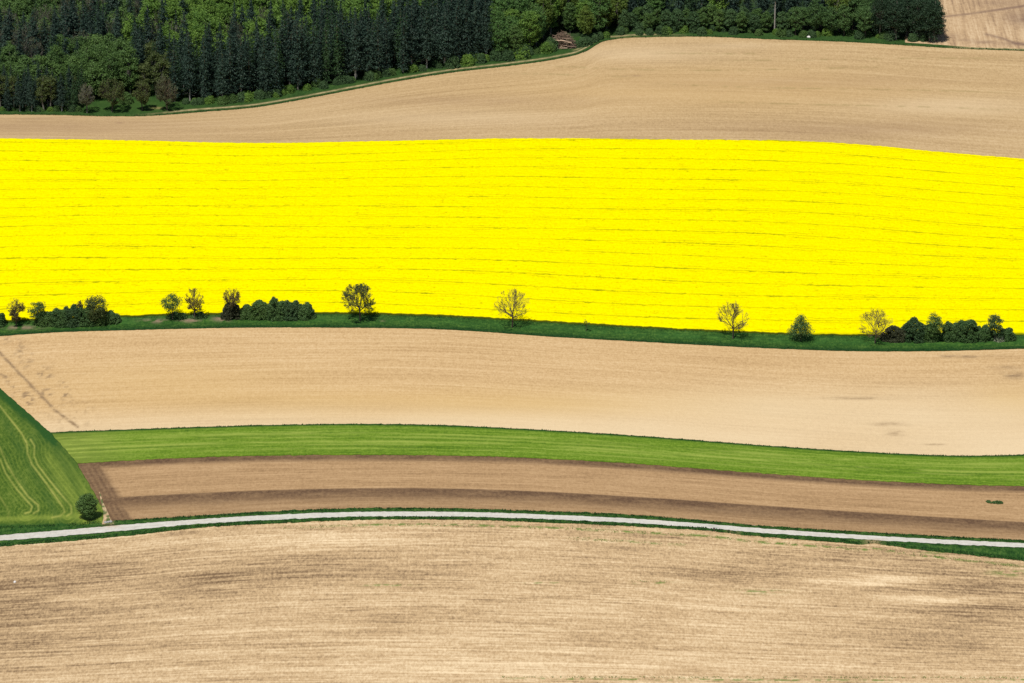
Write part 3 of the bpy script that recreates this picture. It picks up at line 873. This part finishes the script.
L_TIP = leaf_mat('leaf_blue_dark', (0.012, 0.034, 0.018), (0.040, 0.078, 0.036))
L_PURPLE = leaf_mat('leaf_purplish', (0.035, 0.042, 0.022), (0.075, 0.085, 0.038))
L_SHADE = leaf_mat('leaf_muted', (0.032, 0.074, 0.028), (0.090, 0.165, 0.058))
L_GREYBUD = leaf_mat('bud_grey', (0.055, 0.066, 0.034), (0.120, 0.138, 0.066))
L_PALE = leaf_mat('leaf_pale_bloom', (0.20, 0.24, 0.14), (0.42, 0.46, 0.30))


def put(kind, meshes, P, label, cat, group=None, rot=0.0, sc=1.0, names=('trunk', 'crown'), sz=None):
    o = link(kind, None); o.location = (float(P[0]), float(P[1]), float(P[2]))
    o.rotation_euler = (0, 0, rot)
    o.scale = (sc, sc, sz or sc)
    tag(o, label, cat, group)
    for nm, me in zip(names, meshes):
        link(nm, me, o)
    return o


def spot(px, py, off=0.22):
    return unproj(np.array(px, float), np.array(py, float), off)


# ------------------------------------------------------------------ hedgerow along the grass margin, and the lone tree
ROWG = 'trees and bushes of the hedgerow below the yellow field'
MB, MG = (BARK, L_BUD), (BARK_DARK, L_GREEN)


def row_tree(kind, px, base, top, wpx, label, fn, cat='tree', group=ROWG, **kw):
    P = spot(px, base); s = mpp(P)
    h = (base - top) * s / math.cos(PITCH) * 0.985; w = wpx * s
    put(kind, fn(int(px * 7 + base), h, w, **kw), P, label, cat, group, names=kw.pop('names', ('trunk', 'crown')))
    return P, h, w


def row_shrub(px, base, top, wpx, label, mats=(BARK_DARK, L_DARK), depth=None, **kw):
    P = spot(px, base - 1.5); s = mpp(P)
    w = wpx * s; d = depth or min(w, 5.0)
    h = max(0.8, (base - top) * s / math.cos(PITCH) - d * 0.5 * math.tan(PITCH) * 0.9)
    P2 = P + np.array([0, d * 0.25, 0]); P2[2] = hgt(P2[0], P2[1]) + 0.15
    put('shrub', shrub(int(px * 3 + top), h, w, d, mats, **kw), P2, label, 'bush', ROWG, names=('stems', 'foliage'))


row_shrub(-1, 328, 312.5, 13, 'small dark bush cut by the left edge of the picture', (BARK_DARK, L_DARK))
row_tree('budding_tree', 16.5, 326, 298.5, 16, 'small brownish budding tree nearest the left end of the hedgerow', branching, buds=3.2, bud=0.26, mats=MB)
row_tree('broadleaf_tree', 38, 325, 300, 21, 'small green leafy tree at the left shoulder of the first long thicket', broadleaf, trunk=0.2, clumps=40, per=48, leaf=0.34, mats=(BARK, L_GREEN))
for a in ((46, 327.5, 311, 24, 'green rounded bush at the left end of the first long thicket', L_GREEN), (60, 328, 308, 24, 'dense dark bush second from the left in the first long thicket', L_DARK),
          (72, 328, 305, 22, 'dense dark bush under the thin twiggy tree of the first thicket', L_SHADE), (86, 327.5, 306, 24, 'dark bush left of the leafy tree in the first thicket', L_DARK),
          (100, 326.5, 308, 24, 'bush with bright green sprigs below the leafy tree of the first thicket', L_GREEN), (111, 325, 311.5, 20, 'low dark bush tapering off the right end of the first thicket', L_DARK)):
    row_shrub(*a[:5], mats=(BARK_DARK, a[5]))
row_tree('budding_tree', 78, 324, 295.5, 9, 'thin brownish twiggy tree sticking out of the first thicket', branching, buds=2.5, bud=0.26, mats=MB)
row_tree('broadleaf_tree', 95, 325, 294, 28, 'olive green leafy tree rising from the right half of the first thicket', broadleaf, trunk=0.2, clumps=64, per=50, leaf=0.36, mats=(BARK, L_OLIVE))
row_tree('broadleaf_tree', 172.5, 320, 294.5, 25, 'small fresh green tree with a broad crown left of a bare one', broadleaf, trunk=0.36, clumps=44, per=50, leaf=0.32, mats=(BARK, L_GREEN))
row_shrub(177, 320.5, 313, 21, 'low dark foliage in place of the shadow at the foot of the small fresh green tree', (BARK_DARK, L_DARK), depth=3)  # leafy mound stands in for the fresh green tree's cast shadow
row_tree('budding_tree', 195, 319, 289, 18, 'egg shaped bare brown tree right beside the small fresh green tree', branching, buds=1.6, bud=0.24, mats=MB, fan=0.8, trunk=0.3)
row_shrub(199, 320, 313, 17, 'low dark bush at the foot of the egg shaped bare tree', (BARK_DARK, L_DARK), depth=3)
row_tree('budding_tree', 232, 319, 289, 17, 'thin bare tree growing out of a dark purplish bush', branching, buds=2.0, bud=0.24, mats=MB, trunk=0.5, fan=0.9)
row_shrub(231, 321, 303, 21, 'dark purplish bush around the foot of a thin bare tree', (BARK_DARK, L_PURPLE), depth=4.5)
for a in ((247, 320.5, 305, 18, 'fresh green bush between the purplish bush and the big rounded thicket', L_GREEN), (260, 321, 300, 26, 'green rounded bush at the left of the big rounded thicket', L_GREEN),
          (277, 321.5, 298, 28, 'tallest dense dark bush in the middle of the big rounded thicket', L_DARK), (291, 321.5, 300, 26, 'dense greyish green bush right of the tallest one in the big rounded thicket', L_SHADE),
          (304, 321, 302.5, 24, 'low dark bush closing the big rounded thicket on its right', L_DARK)):
    row_shrub(*a[:5], mats=(BARK_DARK, a[5]), depth=5.5)
row_tree('budding_tree', 360, 321, 286.5, 36, 'round olive brown budding tree standing alone between the big thicket and the bare tree', branching, buds=4.2, bud=0.30, mats=(BARK_DARK, L_OLIVE), trunk=0.36, fan=1.1)
row_tree('bare_tree', 512, 327.5, 291, 37, 'spreading bare tree standing alone near the middle of the hedgerow', branching, buds=0.5, bud=0.22, mats=MB, trunk=0.33, fan=1.1)
row_tree('sapling', 586, 331.5, 319, 8, 'tiny sapling alone in the grass margin right of the middle bare tree', broadleaf, trunk=0.15, clumps=9, per=14, leaf=0.28, mats=(BARK, L_DARK))
row_tree('bare_tree', 733, 338.5, 304, 34, 'bare tree with a pale trunk left of the dark pyramid shaped tree', branching, buds=0.6, bud=0.22, mats=(BARK, L_BUD), trunk=0.34, fan=1.0)
row_tree('conical_tree', 800, 341, 313.5, 29, 'dark green pyramid shaped tree with foliage down to the grass', broadleaf, low=0.6, clumps=64, per=56, leaf=0.32, shape='cone', mats=(BARK_DARK, L_DARK))
row_tree('bare_tree', 875, 343, 312, 37, 'low wide bare tree at the left end of the last thicket', branching, buds=0.8, bud=0.22, mats=(BARK, L_BUD), trunk=0.3, fan=1.15)
for a in ((895, 343, 326, 32, 'low brownish purple bush next to the wide bare tree', L_PURPLE, 5), (914, 343.5, 318, 30, 'tall dark bush left of the slim leafy tree in the last thicket', L_SHADE, 5.5),
          (929, 343, 323, 24, 'green bush at the foot of the slim leafy tree in the last thicket', L_GREEN, 5), (951, 343, 321.5, 24, 'dark bush just right of the slim leafy tree in the last thicket', L_DARK, 5),
          (967, 343.5, 318.5, 30, 'largest rounded bush of the last thicket', L_DARK, 5.5), (983, 342.5, 325, 22, 'low dark bush left of the narrow tree in the last thicket', L_DARK, 5),
          (1007, 342, 328, 18, 'round dark bush closing the last thicket at the right', L_DARK, 4.5), (999, 343, 335, 9, 'small pale flowering bush at the foot of the narrow tree', L_PALE, 2)):
    row_shrub(*a[:5], mats=(BARK_DARK, a[5]), depth=a[6])
row_tree('broadleaf_tree', 933.5, 341, 310, 19, 'slim leafy tree rising from the middle of the last thicket', broadleaf, trunk=0.1, clumps=56, per=50, leaf=0.32, shape='egg', mats=(BARK_DARK, L_GREEN))
row_tree('broadleaf_tree', 994.5, 341, 309.5, 18, 'narrow upright green tree near the right end of the last thicket', broadleaf, trunk=0.08, clumps=58, per=50, leaf=0.32, shape='egg', mats=(BARK_DARK, L_SHADE))
row_tree('broadleaf_tree', 88.5, 519.5, 490, 20.5, 'lone dark green oval tree beside the pale road at the meadow corner', broadleaf, trunk=0.05, clumps=95, per=70, leaf=0.32, shape='egg', mats=(BARK_DARK, L_GREEN), group=None)

# ------------------------------------------------------------------ the wood
rnd = random.Random(5)
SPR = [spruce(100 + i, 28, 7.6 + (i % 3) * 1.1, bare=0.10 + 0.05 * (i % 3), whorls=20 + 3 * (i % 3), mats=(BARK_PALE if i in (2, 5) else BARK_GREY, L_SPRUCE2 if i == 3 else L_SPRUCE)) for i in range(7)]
SPRW = [broadleaf(140 + i, 21, 9.5 + i * 0.5, low=0.8, clumps=95, per=60, leaf=0.42, shape='egg', mats=(BARK_GREY, [L_TIP, L_DARK, L_TIP][i])) for i in range(3)]
BRO = [broadleaf(200 + i, 19, 9.0 + (i % 2), trunk=0.12, clumps=72, per=62, leaf=0.5, mats=(BARK_GREY, L_GREEN)) for i in range(4)]
BRI = [broadleaf(220 + i, 21, 8.5, trunk=0.10, clumps=72, per=58, leaf=0.5, mats=(BARK_GREY, L_BRIGHT)) for i in range(4)]
BRM = [broadleaf(230 + i, 20, 8.5, low=1.0, clumps=80, per=58, leaf=0.48, mats=(BARK_GREY, [L_MID, L_MID, L_BRIGHT, L_GREEN][i])) for i in range(4)]
YEL = [broadleaf(240 + i, 18, 8.5, trunk=0.12, clumps=60, per=50, leaf=0.5, mats=(BARK_GREY, L_YELL)) for i in range(2)]
OLV = [broadleaf(250 + i, 17, 6.5, trunk=0.16, clumps=44, per=36, leaf=0.42, shape='egg', mats=(BARK_GREY, L_OLIVE)) for i in range(3)]
DRK = [broadleaf(260 + i, 17, 8.5, trunk=0.12, clumps=64, per=60, leaf=0.46, mats=(BARK_DARK, L_DARK)) for i in range(3)]
BAR = [branching(270 + i, 21, 7.5, trunk=0.3, buds=2.2, bud=0.34, mats=(BARK_GREY, L_GREYBUD), twig=0.045, fan=0.8) for i in range(3)]
SHB = [shrub(280 + i, 4.2, 5.5, 5.0, (BARK_DARK, [L_GREEN, L_SHADE, L_SHADE, L_BRIGHT][i]), leaf=0.42) for i in range(4)]
TSH = [broadleaf(290 + i, 11, 6.0, low=0.6, clumps=52, per=52, leaf=0.42, shape='egg', mats=(BARK_DARK, [L_SHADE, L_GREEN, L_SHADE][i])) for i in range(3)]

LBL = {
    'spr': ('spruce_tree', 'dark tall spruce in the dense dark wall of spruces in the middle of the wood', 'dark spruces in the middle of the wood'),
    'spl': ('spruce_tree', 'dark spruce in the mixed left part of the wood', 'dark spruces in the left part of the wood'),
    'spm': ('conifer_tree', 'dark conifer behind the tall bushes right of the brushwood heap', 'conifers behind the tall bushes'),
    'sprw': ('broadleaf_tree', 'broad dark tree leafy down to the ground at the right tip of the wood', 'broad dark trees at the right tip of the wood'),
    'bro': ('broadleaf_tree', 'mid green round crowned tree in the left part of the wood', 'mid green broadleaf trees in the left part of the wood'),
    'bri': ('broadleaf_tree', 'bright spring green tree rising behind the dark spruces', 'bright green trees behind the spruces'),
    'brm': ('broadleaf_tree', 'bright green leafy tree around and left of the brushwood heap', 'bright green trees near the brushwood heap'),
    'yel': ('broadleaf_tree', 'yellowish green leafy tree in the right half of the wood', 'yellow green trees in the right half of the wood'),
    'olv': ('budding_tree', 'pale olive budding tree with a light trunk at the left end of the wood', 'olive budding trees at the left end of the wood'),
    'drk': ('broadleaf_tree', 'dark green dense leafy tree between the tall bushes and the right tip of the wood', 'dark green trees near the right tip of the wood'),
    'bar': ('bare_tree', 'greyish bare tree among the treetops along the upper edge of the wood', 'grey bare trees in the back of the wood'),
    'shb': ('shrub', 'low green bush at the foot of the trees along the wood edge', 'low bushes along the wood edge'),
    'tsh': ('tall_bush', 'tall muted green bush in the bushy front of the wood right of the brushwood heap', 'tall bushes in front of the right half of the wood'),
}
POOL = {'spr': SPR, 'spl': SPR, 'spm': SPR, 'sprw': SPRW, 'bro': BRO, 'bri': BRI, 'brm': BRM, 'yel': YEL, 'olv': OLV, 'drk': DRK, 'bar': BAR, 'shb': SHB, 'tsh': TSH}
CAT = {'shb': 'bush', 'tsh': 'bush'}
count = {}


def forest_tree(code, P, sc=1.0, sz=None, label=None, group=None):
    kind, lb, gr = LBL[code]
    me = POOL[code][rnd.randrange(len(POOL[code]))]
    P = np.array(P); P[2] = float(hgt(P[0], P[1])) + 0.05
    put(kind, me, P, label or lb, CAT.get(code, 'tree'), group or (None if label else gr), rnd.uniform(0, 6.28), sc, ('stems', 'foliage') if code == 'shb' else ('trunk', 'crown'), sz)
    count[code] = count.get(code, 0) + 1


def code_at(x, d):
    """which kind grows at survey column x, d rows behind the wood's front"""
    r = rnd.random()
    if x < 84:
        if d < 9: return ('spl', 0.6) if r < 0.7 else ('olv', 1.02)
        if d < 26: return ('bro', 0.95) if r < 0.8 else ('spl', 0.7)
        if d > 58: return ('bro', 1.0) if r < 0.6 else ('bar', 1.05)
        return ('spl', 0.95) if r < 0.55 else (('bar', 1.0) if r < 0.80 else ('bro', 1.0))
    if x < 132:
        if d < 20: return ('bro', 1.05)
        if d > 58: return ('bro', 1.0) if r < 0.6 else ('bar', 1.05)
        return ('spl', 0.95) if r < 0.6 else (('bar', 1.0) if r < 0.8 else ('bro', 1.0))
    if x < 185:
        if d < 22: return ('spl', 0.9) if r < 0.8 else ('olv', 1.2)
        return ('bri', 1.05) if r < 0.5 else (('bar', 1.0) if r < 0.8 else ('spl', 0.9))
    if x < 440:
        lim = 18 + 14 * sstep(330, 430, x)
        if d < lim: return ('spr', 0.95)
        if d > 46: return ('bri', 1.05)
        return ('bri', 1.08) if r < 0.66 else (('bar', 1.05) if (r < 0.8 and x < 300) else ('spr', 0.95))
    if x < 490: return ('spr', 1.0) if d < 46 else ('bri', 1.0)
    if x < 560: return ('brm', 0.95) if r < 0.85 else ('yel', 1.0)
    if x < 622: return ('yel', 1.0) if r < 0.45 else ('brm', 0.95)
    if x < 792:
        if d < 7: return ('tsh', 0.95)
        return ('spm', 0.9) if r < 0.72 else (('yel', 1.0) if r < 0.9 else ('brm', 1.0))
    if x < 868:
        if d < 6: return ('drk', 0.85)
        return ('drk', 1.0) if r < 0.5 else (('yel', 1.0) if r < 0.72 else ('spm', 0.9))
    return ('sprw', 1.0)


SP = 2.6
gy = np.arange(150, 470, SP); gx = np.arange(-235, 190, SP)
taken = []
for j, yy in enumerate(gy):
    for xx in gx + (SP / 2 if j % 2 else 0):
        x_, y_ = xx + rnd.uniform(-1.0, 1.0), yy + rnd.uniform(-1.0, 1.0)
        P = np.array([x_, y_, float(hgt(x_, y_))])
        px, py, dep = proj(P)
        if px < -25 or px > 936: continue
        d = float(FOREST_FRONT(px)) - py
        lim = 84 if px < 190 else (70 if px < 490 else (42 if px < 630 else 20))
        if d < 0.3 or d > lim: continue
        if 543 < px < 584 and py > 30 and d < 12: continue      # room for the brushwood heap
        if px < 83 and d < 6: continue
        code, sc = code_at(px, d)
        wide = {'bro': 5.6, 'bri': 5.6, 'brm': 5.6, 'yel': 5.8, 'olv': 5.0, 'drk': 5.4, 'bar': 5.8, 'spr': 4.5, 'spl': 4.8, 'spm': 5.2, 'sprw': 5.4, 'tsh': 4.0}[code]
        if any((x_ - q[0]) ** 2 + (y_ - q[1]) ** 2 < ((wide + q[2]) / 2) ** 2 * 0.9 for q in taken): continue
        taken.append((x_, y_, wide))
        forest_tree(code, P, sc * rnd.uniform(0.82, 1.16), sc * rnd.uniform(0.78, 1.1))
# the outermost conifer
forest_tree('sprw', spot(934, 43, 0), 1.0, 1.0, 'rounded dark tree at the very right tip of the wood shading the bare land')

# front row at the left end of the wood
for px, py, c, q in ((-8, 111, 'spl', .62), (1, 110, 'olv', 1.0), (8, 111.5, 'spl', .52), (14, 110, 'olv', .95), (20, 111.8, 'spl', .55), (26, 110.5, 'spl', .58), (32, 111.8, 'spl', .54), (37, 110, 'spl', .5),
                     (44, 111.5, 'olv', 1.0), (51, 111.0, 'olv', .98), (57, 110, 'spl', .5), (62, 111.8, 'spl', .56), (68, 111.2, 'spl', .55), (74, 111.6, 'spl', .5), (79, 108, 'spl', .55), (48, 107, 'spl', .6), (5, 106, 'spl', .6), (30, 106.5, 'spl', .62), (70, 107, 'spl', .6), (83, 104, 'spl', .6)):
    forest_tree(c, spot(px, py, 0), q * 1.12 if c == 'spl' else q, q if c == 'spl' else q)
for px in range(-6, 82, 7):
    forest_tree('shb', spot(px + rnd.uniform(-2, 2), 110.8 + rnd.uniform(-1, 1), 0), rnd.uniform(0.3, 0.6))
# two tall trees whose pale trunks show
POOL['tal'] = [spruce(170 + i, 28, 5.5, bare=0.5, whorls=14, mats=(BARK_PALE, L_SPRUCE)) for i in range(2)]
LBL['tal'] = ('conifer_tree', '', '')
forest_tree('tal', spot(774.5, 33, 0), 1.0, 1.0, 'conifer with a long bare pale trunk among the tall bushes')
forest_tree('tal', spot(458.5, 62, 0), 1.0, 1.0, 'conifer with a long bare pale trunk at the right end of the spruce wall')

# low bushes along the front
for i in range(190):
    px = rnd.uniform(186, 925)
    if 552 < px < 606: continue
    d = rnd.uniform(-1.5, 3.0)
    dens = 0.6 if px < 400 else (1.0 if px < 560 else 0.75)
    if rnd.random() > dens: continue
    py = float(FOREST_FRONT(px)) - d
    big = 1.25 if 440 < px < 560 else 0.85
    forest_tree('shb', spot(px, py, 0), big * rnd.uniform(0.5, 1.0))

for px, py, q in ((583, 46, .8), (588, 44.5, .7), (593, 41.5, .8), (599, 39, .7), (606, 37.5, .6), (577, 47, .6), (545, 52.5, 1.0), (551, 51, .8), (586, 41, .9)):
    forest_tree('shb', spot(px, py, 0), q)

# single trees in the little clearing
EDGEG = 'small trees in the clearing at the left of the wood'
for a in ((87, 113, 84, 17, 'small greyish bare tree left of the others in the grassy clearing', dict(buds=1.5, bud=0.3, mats=(BARK_GREY, L_GREYBUD), trunk=.35)),
          (112, 112, 80.5, 25, 'olive brown budding tree with a spreading crown in the grassy clearing', dict(buds=4.5, bud=0.36, mats=(BARK_DARK, L_OLIVE), trunk=.3, fan=1.1)),
          (142, 111, 83, 17, 'narrow olive budding tree in the middle of the grassy clearing', dict(buds=4.0, bud=0.34, mats=(BARK_DARK, L_OLIVE), trunk=.3)),
          (167.5, 110.5, 79, 22, 'purplish brown bare tree at the right of the grassy clearing', dict(buds=2.6, bud=0.32, mats=(BARK, L_GREYBUD), trunk=.28))):
    P = spot(a[0], a[1], 0.1); s = mpp(P)
    put('budding_tree', branching(int(a[0]), (a[1] - a[2]) * s / math.cos(PITCH), a[3] * s, twig=0.045, **a[5]), P, a[4], 'tree', EDGEG)
P = spot(126, 103, 0.1)
put('shrub', shrub(77, 4.5, 5.5, 4.5, (BARK_DARK, L_GREEN)), P, 'round green bush between the olive trees of the grassy clearing', 'bush', EDGEG, names=('stems', 'foliage'))

# ------------------------------------------------------------------ brushwood heap at the bend of the track
m_stick = bark_mat('dead_wood', (0.13, 0.085, 0.06), (0.30, 0.21, 0.15))
m_cut = bark_mat('pale_wood', (0.40, 0.28, 0.19), (0.62, 0.46, 0.33))
rs = np.random.RandomState(9)
P0 = spot(562.5, 48.5, 0.1) + np.array([0, 2.0, 0]); P0[2] = hgt(P0[0], P0[1]) + 0.1
heap = link('brushwood_heap', None); heap.location = P0
tag(heap, 'heap of brown brushwood with pale cut logs beside the track by the wood', 'wood pile')
g = Geo()
for i in range(700):
    a = rs.uniform(0, 6.28); r = rs.rand() ** 0.6
    z = 6.4 * (1 - r ** 1.9) * rs.rand() ** 0.5 + 0.1
    c = np.array([math.cos(a) * r * 5.6, math.sin(a) * r * 2.6, z])
    d = rs.normal(0, 1, 3) * (1.3, 0.8, 0.45); d /= np.linalg.norm(d)
    L = rs.uniform(0.8, 2.6)
    p = limb(c - d * L / 2, c + d * L / 2, rs, 4, 0.1); p[:, 2] = np.maximum(p[:, 2], 0.03)
    tube(g, p, np.linspace(0.09, 0.03, 4) * rs.uniform(0.6, 1.5), 4)
link('branches', g.mesh('branches', [m_stick]), heap)
for i in range(14):
    g = Geo()
    L = rs.uniform(2.0, 4.6); r = rs.uniform(0.14, 0.26)
    c = np.array([rs.uniform(-2.8, 3.0), rs.uniform(-2.6, -0.4), rs.uniform(2.6, 3.8)])
    if i >= 10: c = np.array([rs.uniform(-4, 4), rs.uniform(-2.9, -2.3), rs.uniform(0.3, 1.2)])
    a = rs.normal(0, 0.22); d = np.array([math.cos(a), math.sin(a) * 0.6, rs.normal(0, 0.12)])
    p = np.array([c - d * L / 2, c, c + d * L / 2])
    tube(g, np.vstack([p[:1], p, p[-1:]]), [0.01, r, r * .95, r * .85, 0.01], 8)
    link('log', g.mesh('log', [m_cut if i % 3 else m_stick]), heap)

# ------------------------------------------------------------------ small things
def rock(name, P, sx, sy, sz, mat, label, cat, seed=0):
    rs = np.random.RandomState(seed)
    n, mseg = 9, 14
    th = np.linspace(0.02, math.pi - 0.02, n)[:, None]; ph = np.linspace(0, 2 * math.pi, mseg + 1)[None, :-1]
    D = np.stack([np.sin(th) * np.cos(ph), np.sin(th) * np.sin(ph), np.cos(th) + 0 * ph], -1)
    k = 0.8 + 0.4 * fbm(D[..., 0] * 1.7 + 3, D[..., 1] * 1.7 + D[..., 2] * 1.3, seed + 80, 2)
    V = D * k[..., None] * (sx, sy, sz); V[..., 2] = np.maximum(V[..., 2], -sz * 0.35) + sz * 0.33
    i = np.arange(n * mseg).reshape(n, mseg); j = np.roll(i, -1, 1)
    F = np.stack([i[1:], j[1:], j[:-1], i[:-1]], -1).reshape(-1, 4)
    o = link(name, mesh_np(name, V.reshape(-1, 3), F, [mat], smooth=False)); o.location = P
    return tag(o, label, cat)


m_white = bark_mat('white_stone', (0.6, 0.57, 0.53), (0.85, 0.83, 0.8))
m_grey = bark_mat('grey_stone', (0.22, 0.21, 0.2), (0.42, 0.41, 0.4))
rock('field_stone', spot(14.8, 582.6, 0), 0.42, 0.36, 0.42, m_white, 'white stone lying alone in the bare field at the lower left', 'stone', 1)
rock('pale_stone', spot(809, 37.4, 0.15), 0.8, 0.5, 0.5, m_white, 'pale stone lying in the grass in front of the right part of the wood', 'stone', 2)
for i, (x, y, lb) in enumerate(((105.5, 522.8, 'grey stone at the left of the dirt access by the pale road'), (108.3, 522.5, 'grey stone in the middle of the dirt access by the pale road'), (110.6, 522.1, 'grey stone at the right of the dirt access by the pale road'))):
    rock('grey_stone', spot(x, y, 0.5), 0.55, 0.5, 0.4, m_grey, lb, 'stone', 4 + i)['group'] = 'grey stones at the dirt access'

# white marker board at the wood edge
mk = link('marker_sign', None); Pm = spot(608.6, 34.0, 0.15); mk.location = Pm
tag(mk, 'small white marker board on a post at the wood edge right of the brushwood heap', 'sign')


def boxmesh(name, x, y, z, mat, c=(0, 0, 0)):
    V = np.array([(sx * x / 2 + c[0], sy * y / 2 + c[1], sz * z / 2 + c[2]) for sz in (-1, 1) for sx, sy in ((-1, -1), (1, -1), (1, 1), (-1, 1))])
    F = np.array([(3, 2, 1, 0), (4, 5, 6, 7), (0, 1, 5, 4), (1, 2, 6, 5), (2, 3, 7, 6), (3, 0, 4, 7)])
    me = mesh_np(name, V, F, [mat], smooth=False)
    return me


link('post', boxmesh('post', 0.1, 0.1, 1.5, BARK_GREY, (0, 0, 0.7)), mk)
link('board', boxmesh('board', 0.55, 0.04, 0.6, m_white, (0, -0.075, 1.2)), mk)
# stump by the road
g = Geo()
tube(g, [(0, 0, -0.2), (0, 0, 0.15), (0.02, 0, 0.5), (0.03, 0.01, 0.8), (0.03, 0.01, 0.81)], [0.42, 0.34, 0.30, 0.28, 0.01], 9)
o = link('tree_stump', g.mesh('tree_stump', [BARK_DARK])); o.location = spot(714, 530.4, 0.15)
tag(o, 'small dark stump at the lower edge of the pale road', 'stump')
# weeds in the brown field
for x, y, w, h_, lb in ((997, 503.2, 13, 0.8, 'long dark green weed clump in the brown ploughed field'), (988.5, 502.2, 4, 0.4, 'small green weed clump left of the long one in the brown ploughed field')):
    P = spot(x, y, 0); s = mpp(P)
    put('weed_clump', shrub(int(x), h_, w * s, 1.6, (BARK_DARK, L_DARK), leaf=0.25, per=50, clumps=46), P, lb, 'weeds', None, names=('stems', 'foliage'))

# ------------------------------------------------------------------ grass tufts (nobody could count them)
def tufts(name, boxes, mat, seed, hgt_rng=(0.25, 0.6)):
    rs = np.random.RandomState(seed); g = Geo()
    for n, fx in boxes:
        px, py = fx(rs, n)
        P = unproj(px, py, 0.25); P[:, 2] = hgt(P[:, 0], P[:, 1]) + 0.15
        m = len(P)
        a = rs.uniform(0, 6.28, m); hh = rs.uniform(*hgt_rng, m) * rs.uniform(0.5, 1, m); w = rs.uniform(0.08, 0.22, m)
        t = np.stack([np.cos(a) * w, np.sin(a) * w, 0 * a], -1)
        up = np.stack([rs.normal(0, .12, m), rs.normal(0, .12, m), hh], -1)
        q = np.stack([P - t, P + t, P + up + t * 0.3, P + up - t * 0.3], 1)
        g.add(q.reshape(-1, 3), np.arange(m * 4).reshape(m, 4), 0, rs.rand(m))
    o = link(name, g.mesh(name, [mat], False))
    return tag(o, kind='stuff')


def along(f, lo, hi, x0=-300, x1=1320):
    def fx(rs, n):
        x = rs.uniform(x0, x1, n); c = fbm(x / 4.0, x * 0, 5, 2)
        keep = rs.rand(n) < sstep(0.25, 0.6, c)
        x = x[keep]
        return x, f(x) + rs.uniform(lo, hi, len(x))
    return fx


M_TUFT = leaf_mat('tuft_green', (0.014, 0.055, 0.014), (0.045, 0.125, 0.030), 0.0)
M_WEED = leaf_mat('weed_green', (0.11, 0.17, 0.035), (0.30, 0.34, 0.10), 0.0)
tufts('verge_grass_tufts', [(16000, along(VN_T, 0.0, 2.0)), (16000, along(VS_B, -2.5, 0.3)), (5000, along(GRASS_B, -1.5, 0.2)), (9000, along(RAPE_B, 1.5, 4.0)), (6000, along(UPPER_T, -1.0, 0.2)), (4000, along(STRIP_T, 0, 1.0, 56))], M_TUFT, 3)
tufts('field_weeds', [(2600, along(shift(VS_B, 5.5), -1.3, 1.3, 280, 1060)), (1300, along(lambda x: 676.5 + (x - 512) * .0015, -.8, .8, 500, 1060)), (350, along(shift(VS_B, 15), -1.5, 1.5, 560, 690)), (90, along(lambda x: 581 + 0 * x, -.8, .8, 625, 668))], M_WEED, 6, (0.08, 0.22))

# ------------------------------------------------------------------ camera, light, world
cam = bpy.data.cameras.new('camera'); co = bpy.data.objects.new('camera', cam); C.objects.link(co)
co.location = CAM; co.rotation_euler = (math.pi / 2 - PITCH, 0, 0)
cam.sensor_width = 36; cam.lens = 18.0 / (HALF_W / DIST)
cam.clip_start = 10; cam.clip_end = 20000
bpy.context.scene.camera = co

EL = R(63.0); SUN_DIR = np.array([-0.43, -0.90])
SUN_DIR = SUN_DIR / np.linalg.norm(SUN_DIR)
sun = bpy.data.lights.new('sun', 'SUN'); so = bpy.data.objects.new('sun', sun); C.objects.link(so)
sun.energy = 4.2; sun.angle = R(0.5); sun.color = (1.0, 0.955, 0.88)
from mathutils import Vector
tosun = Vector((SUN_DIR[0] * math.cos(EL), SUN_DIR[1] * math.cos(EL), math.sin(EL)))
so.rotation_euler = tosun.to_track_quat('Z', 'Y').to_euler()
so.location = (-300, -300, 500)

w = bpy.data.worlds.new('World'); bpy.context.scene.world = w; w.use_nodes = True
sky = w.node_tree.nodes.new('ShaderNodeTexSky'); sky.sky_type = 'NISHITA'; sky.sun_disc = False
sky.sun_elevation = EL; sky.sun_rotation = math.atan2(SUN_DIR[0], SUN_DIR[1]) % (2 * math.pi)
bg = w.node_tree.nodes['Background']; bg.inputs['Strength'].default_value = 0.06
w.node_tree.links.new(sky.outputs[0], bg.inputs[0])

sc = bpy.context.scene
sc.view_settings.view_transform = 'Standard'; sc.view_settings.look = 'None'
sc.view_settings.exposure = 0.0; sc.view_settings.gamma = 1.0
sc.cycles.use_denoising = False
sc.cycles.max_bounces = 6; sc.cycles.diffuse_bounces = 3; sc.cycles.transparent_max_bounces = 4
print('forest', count, len(bpy.data.objects))
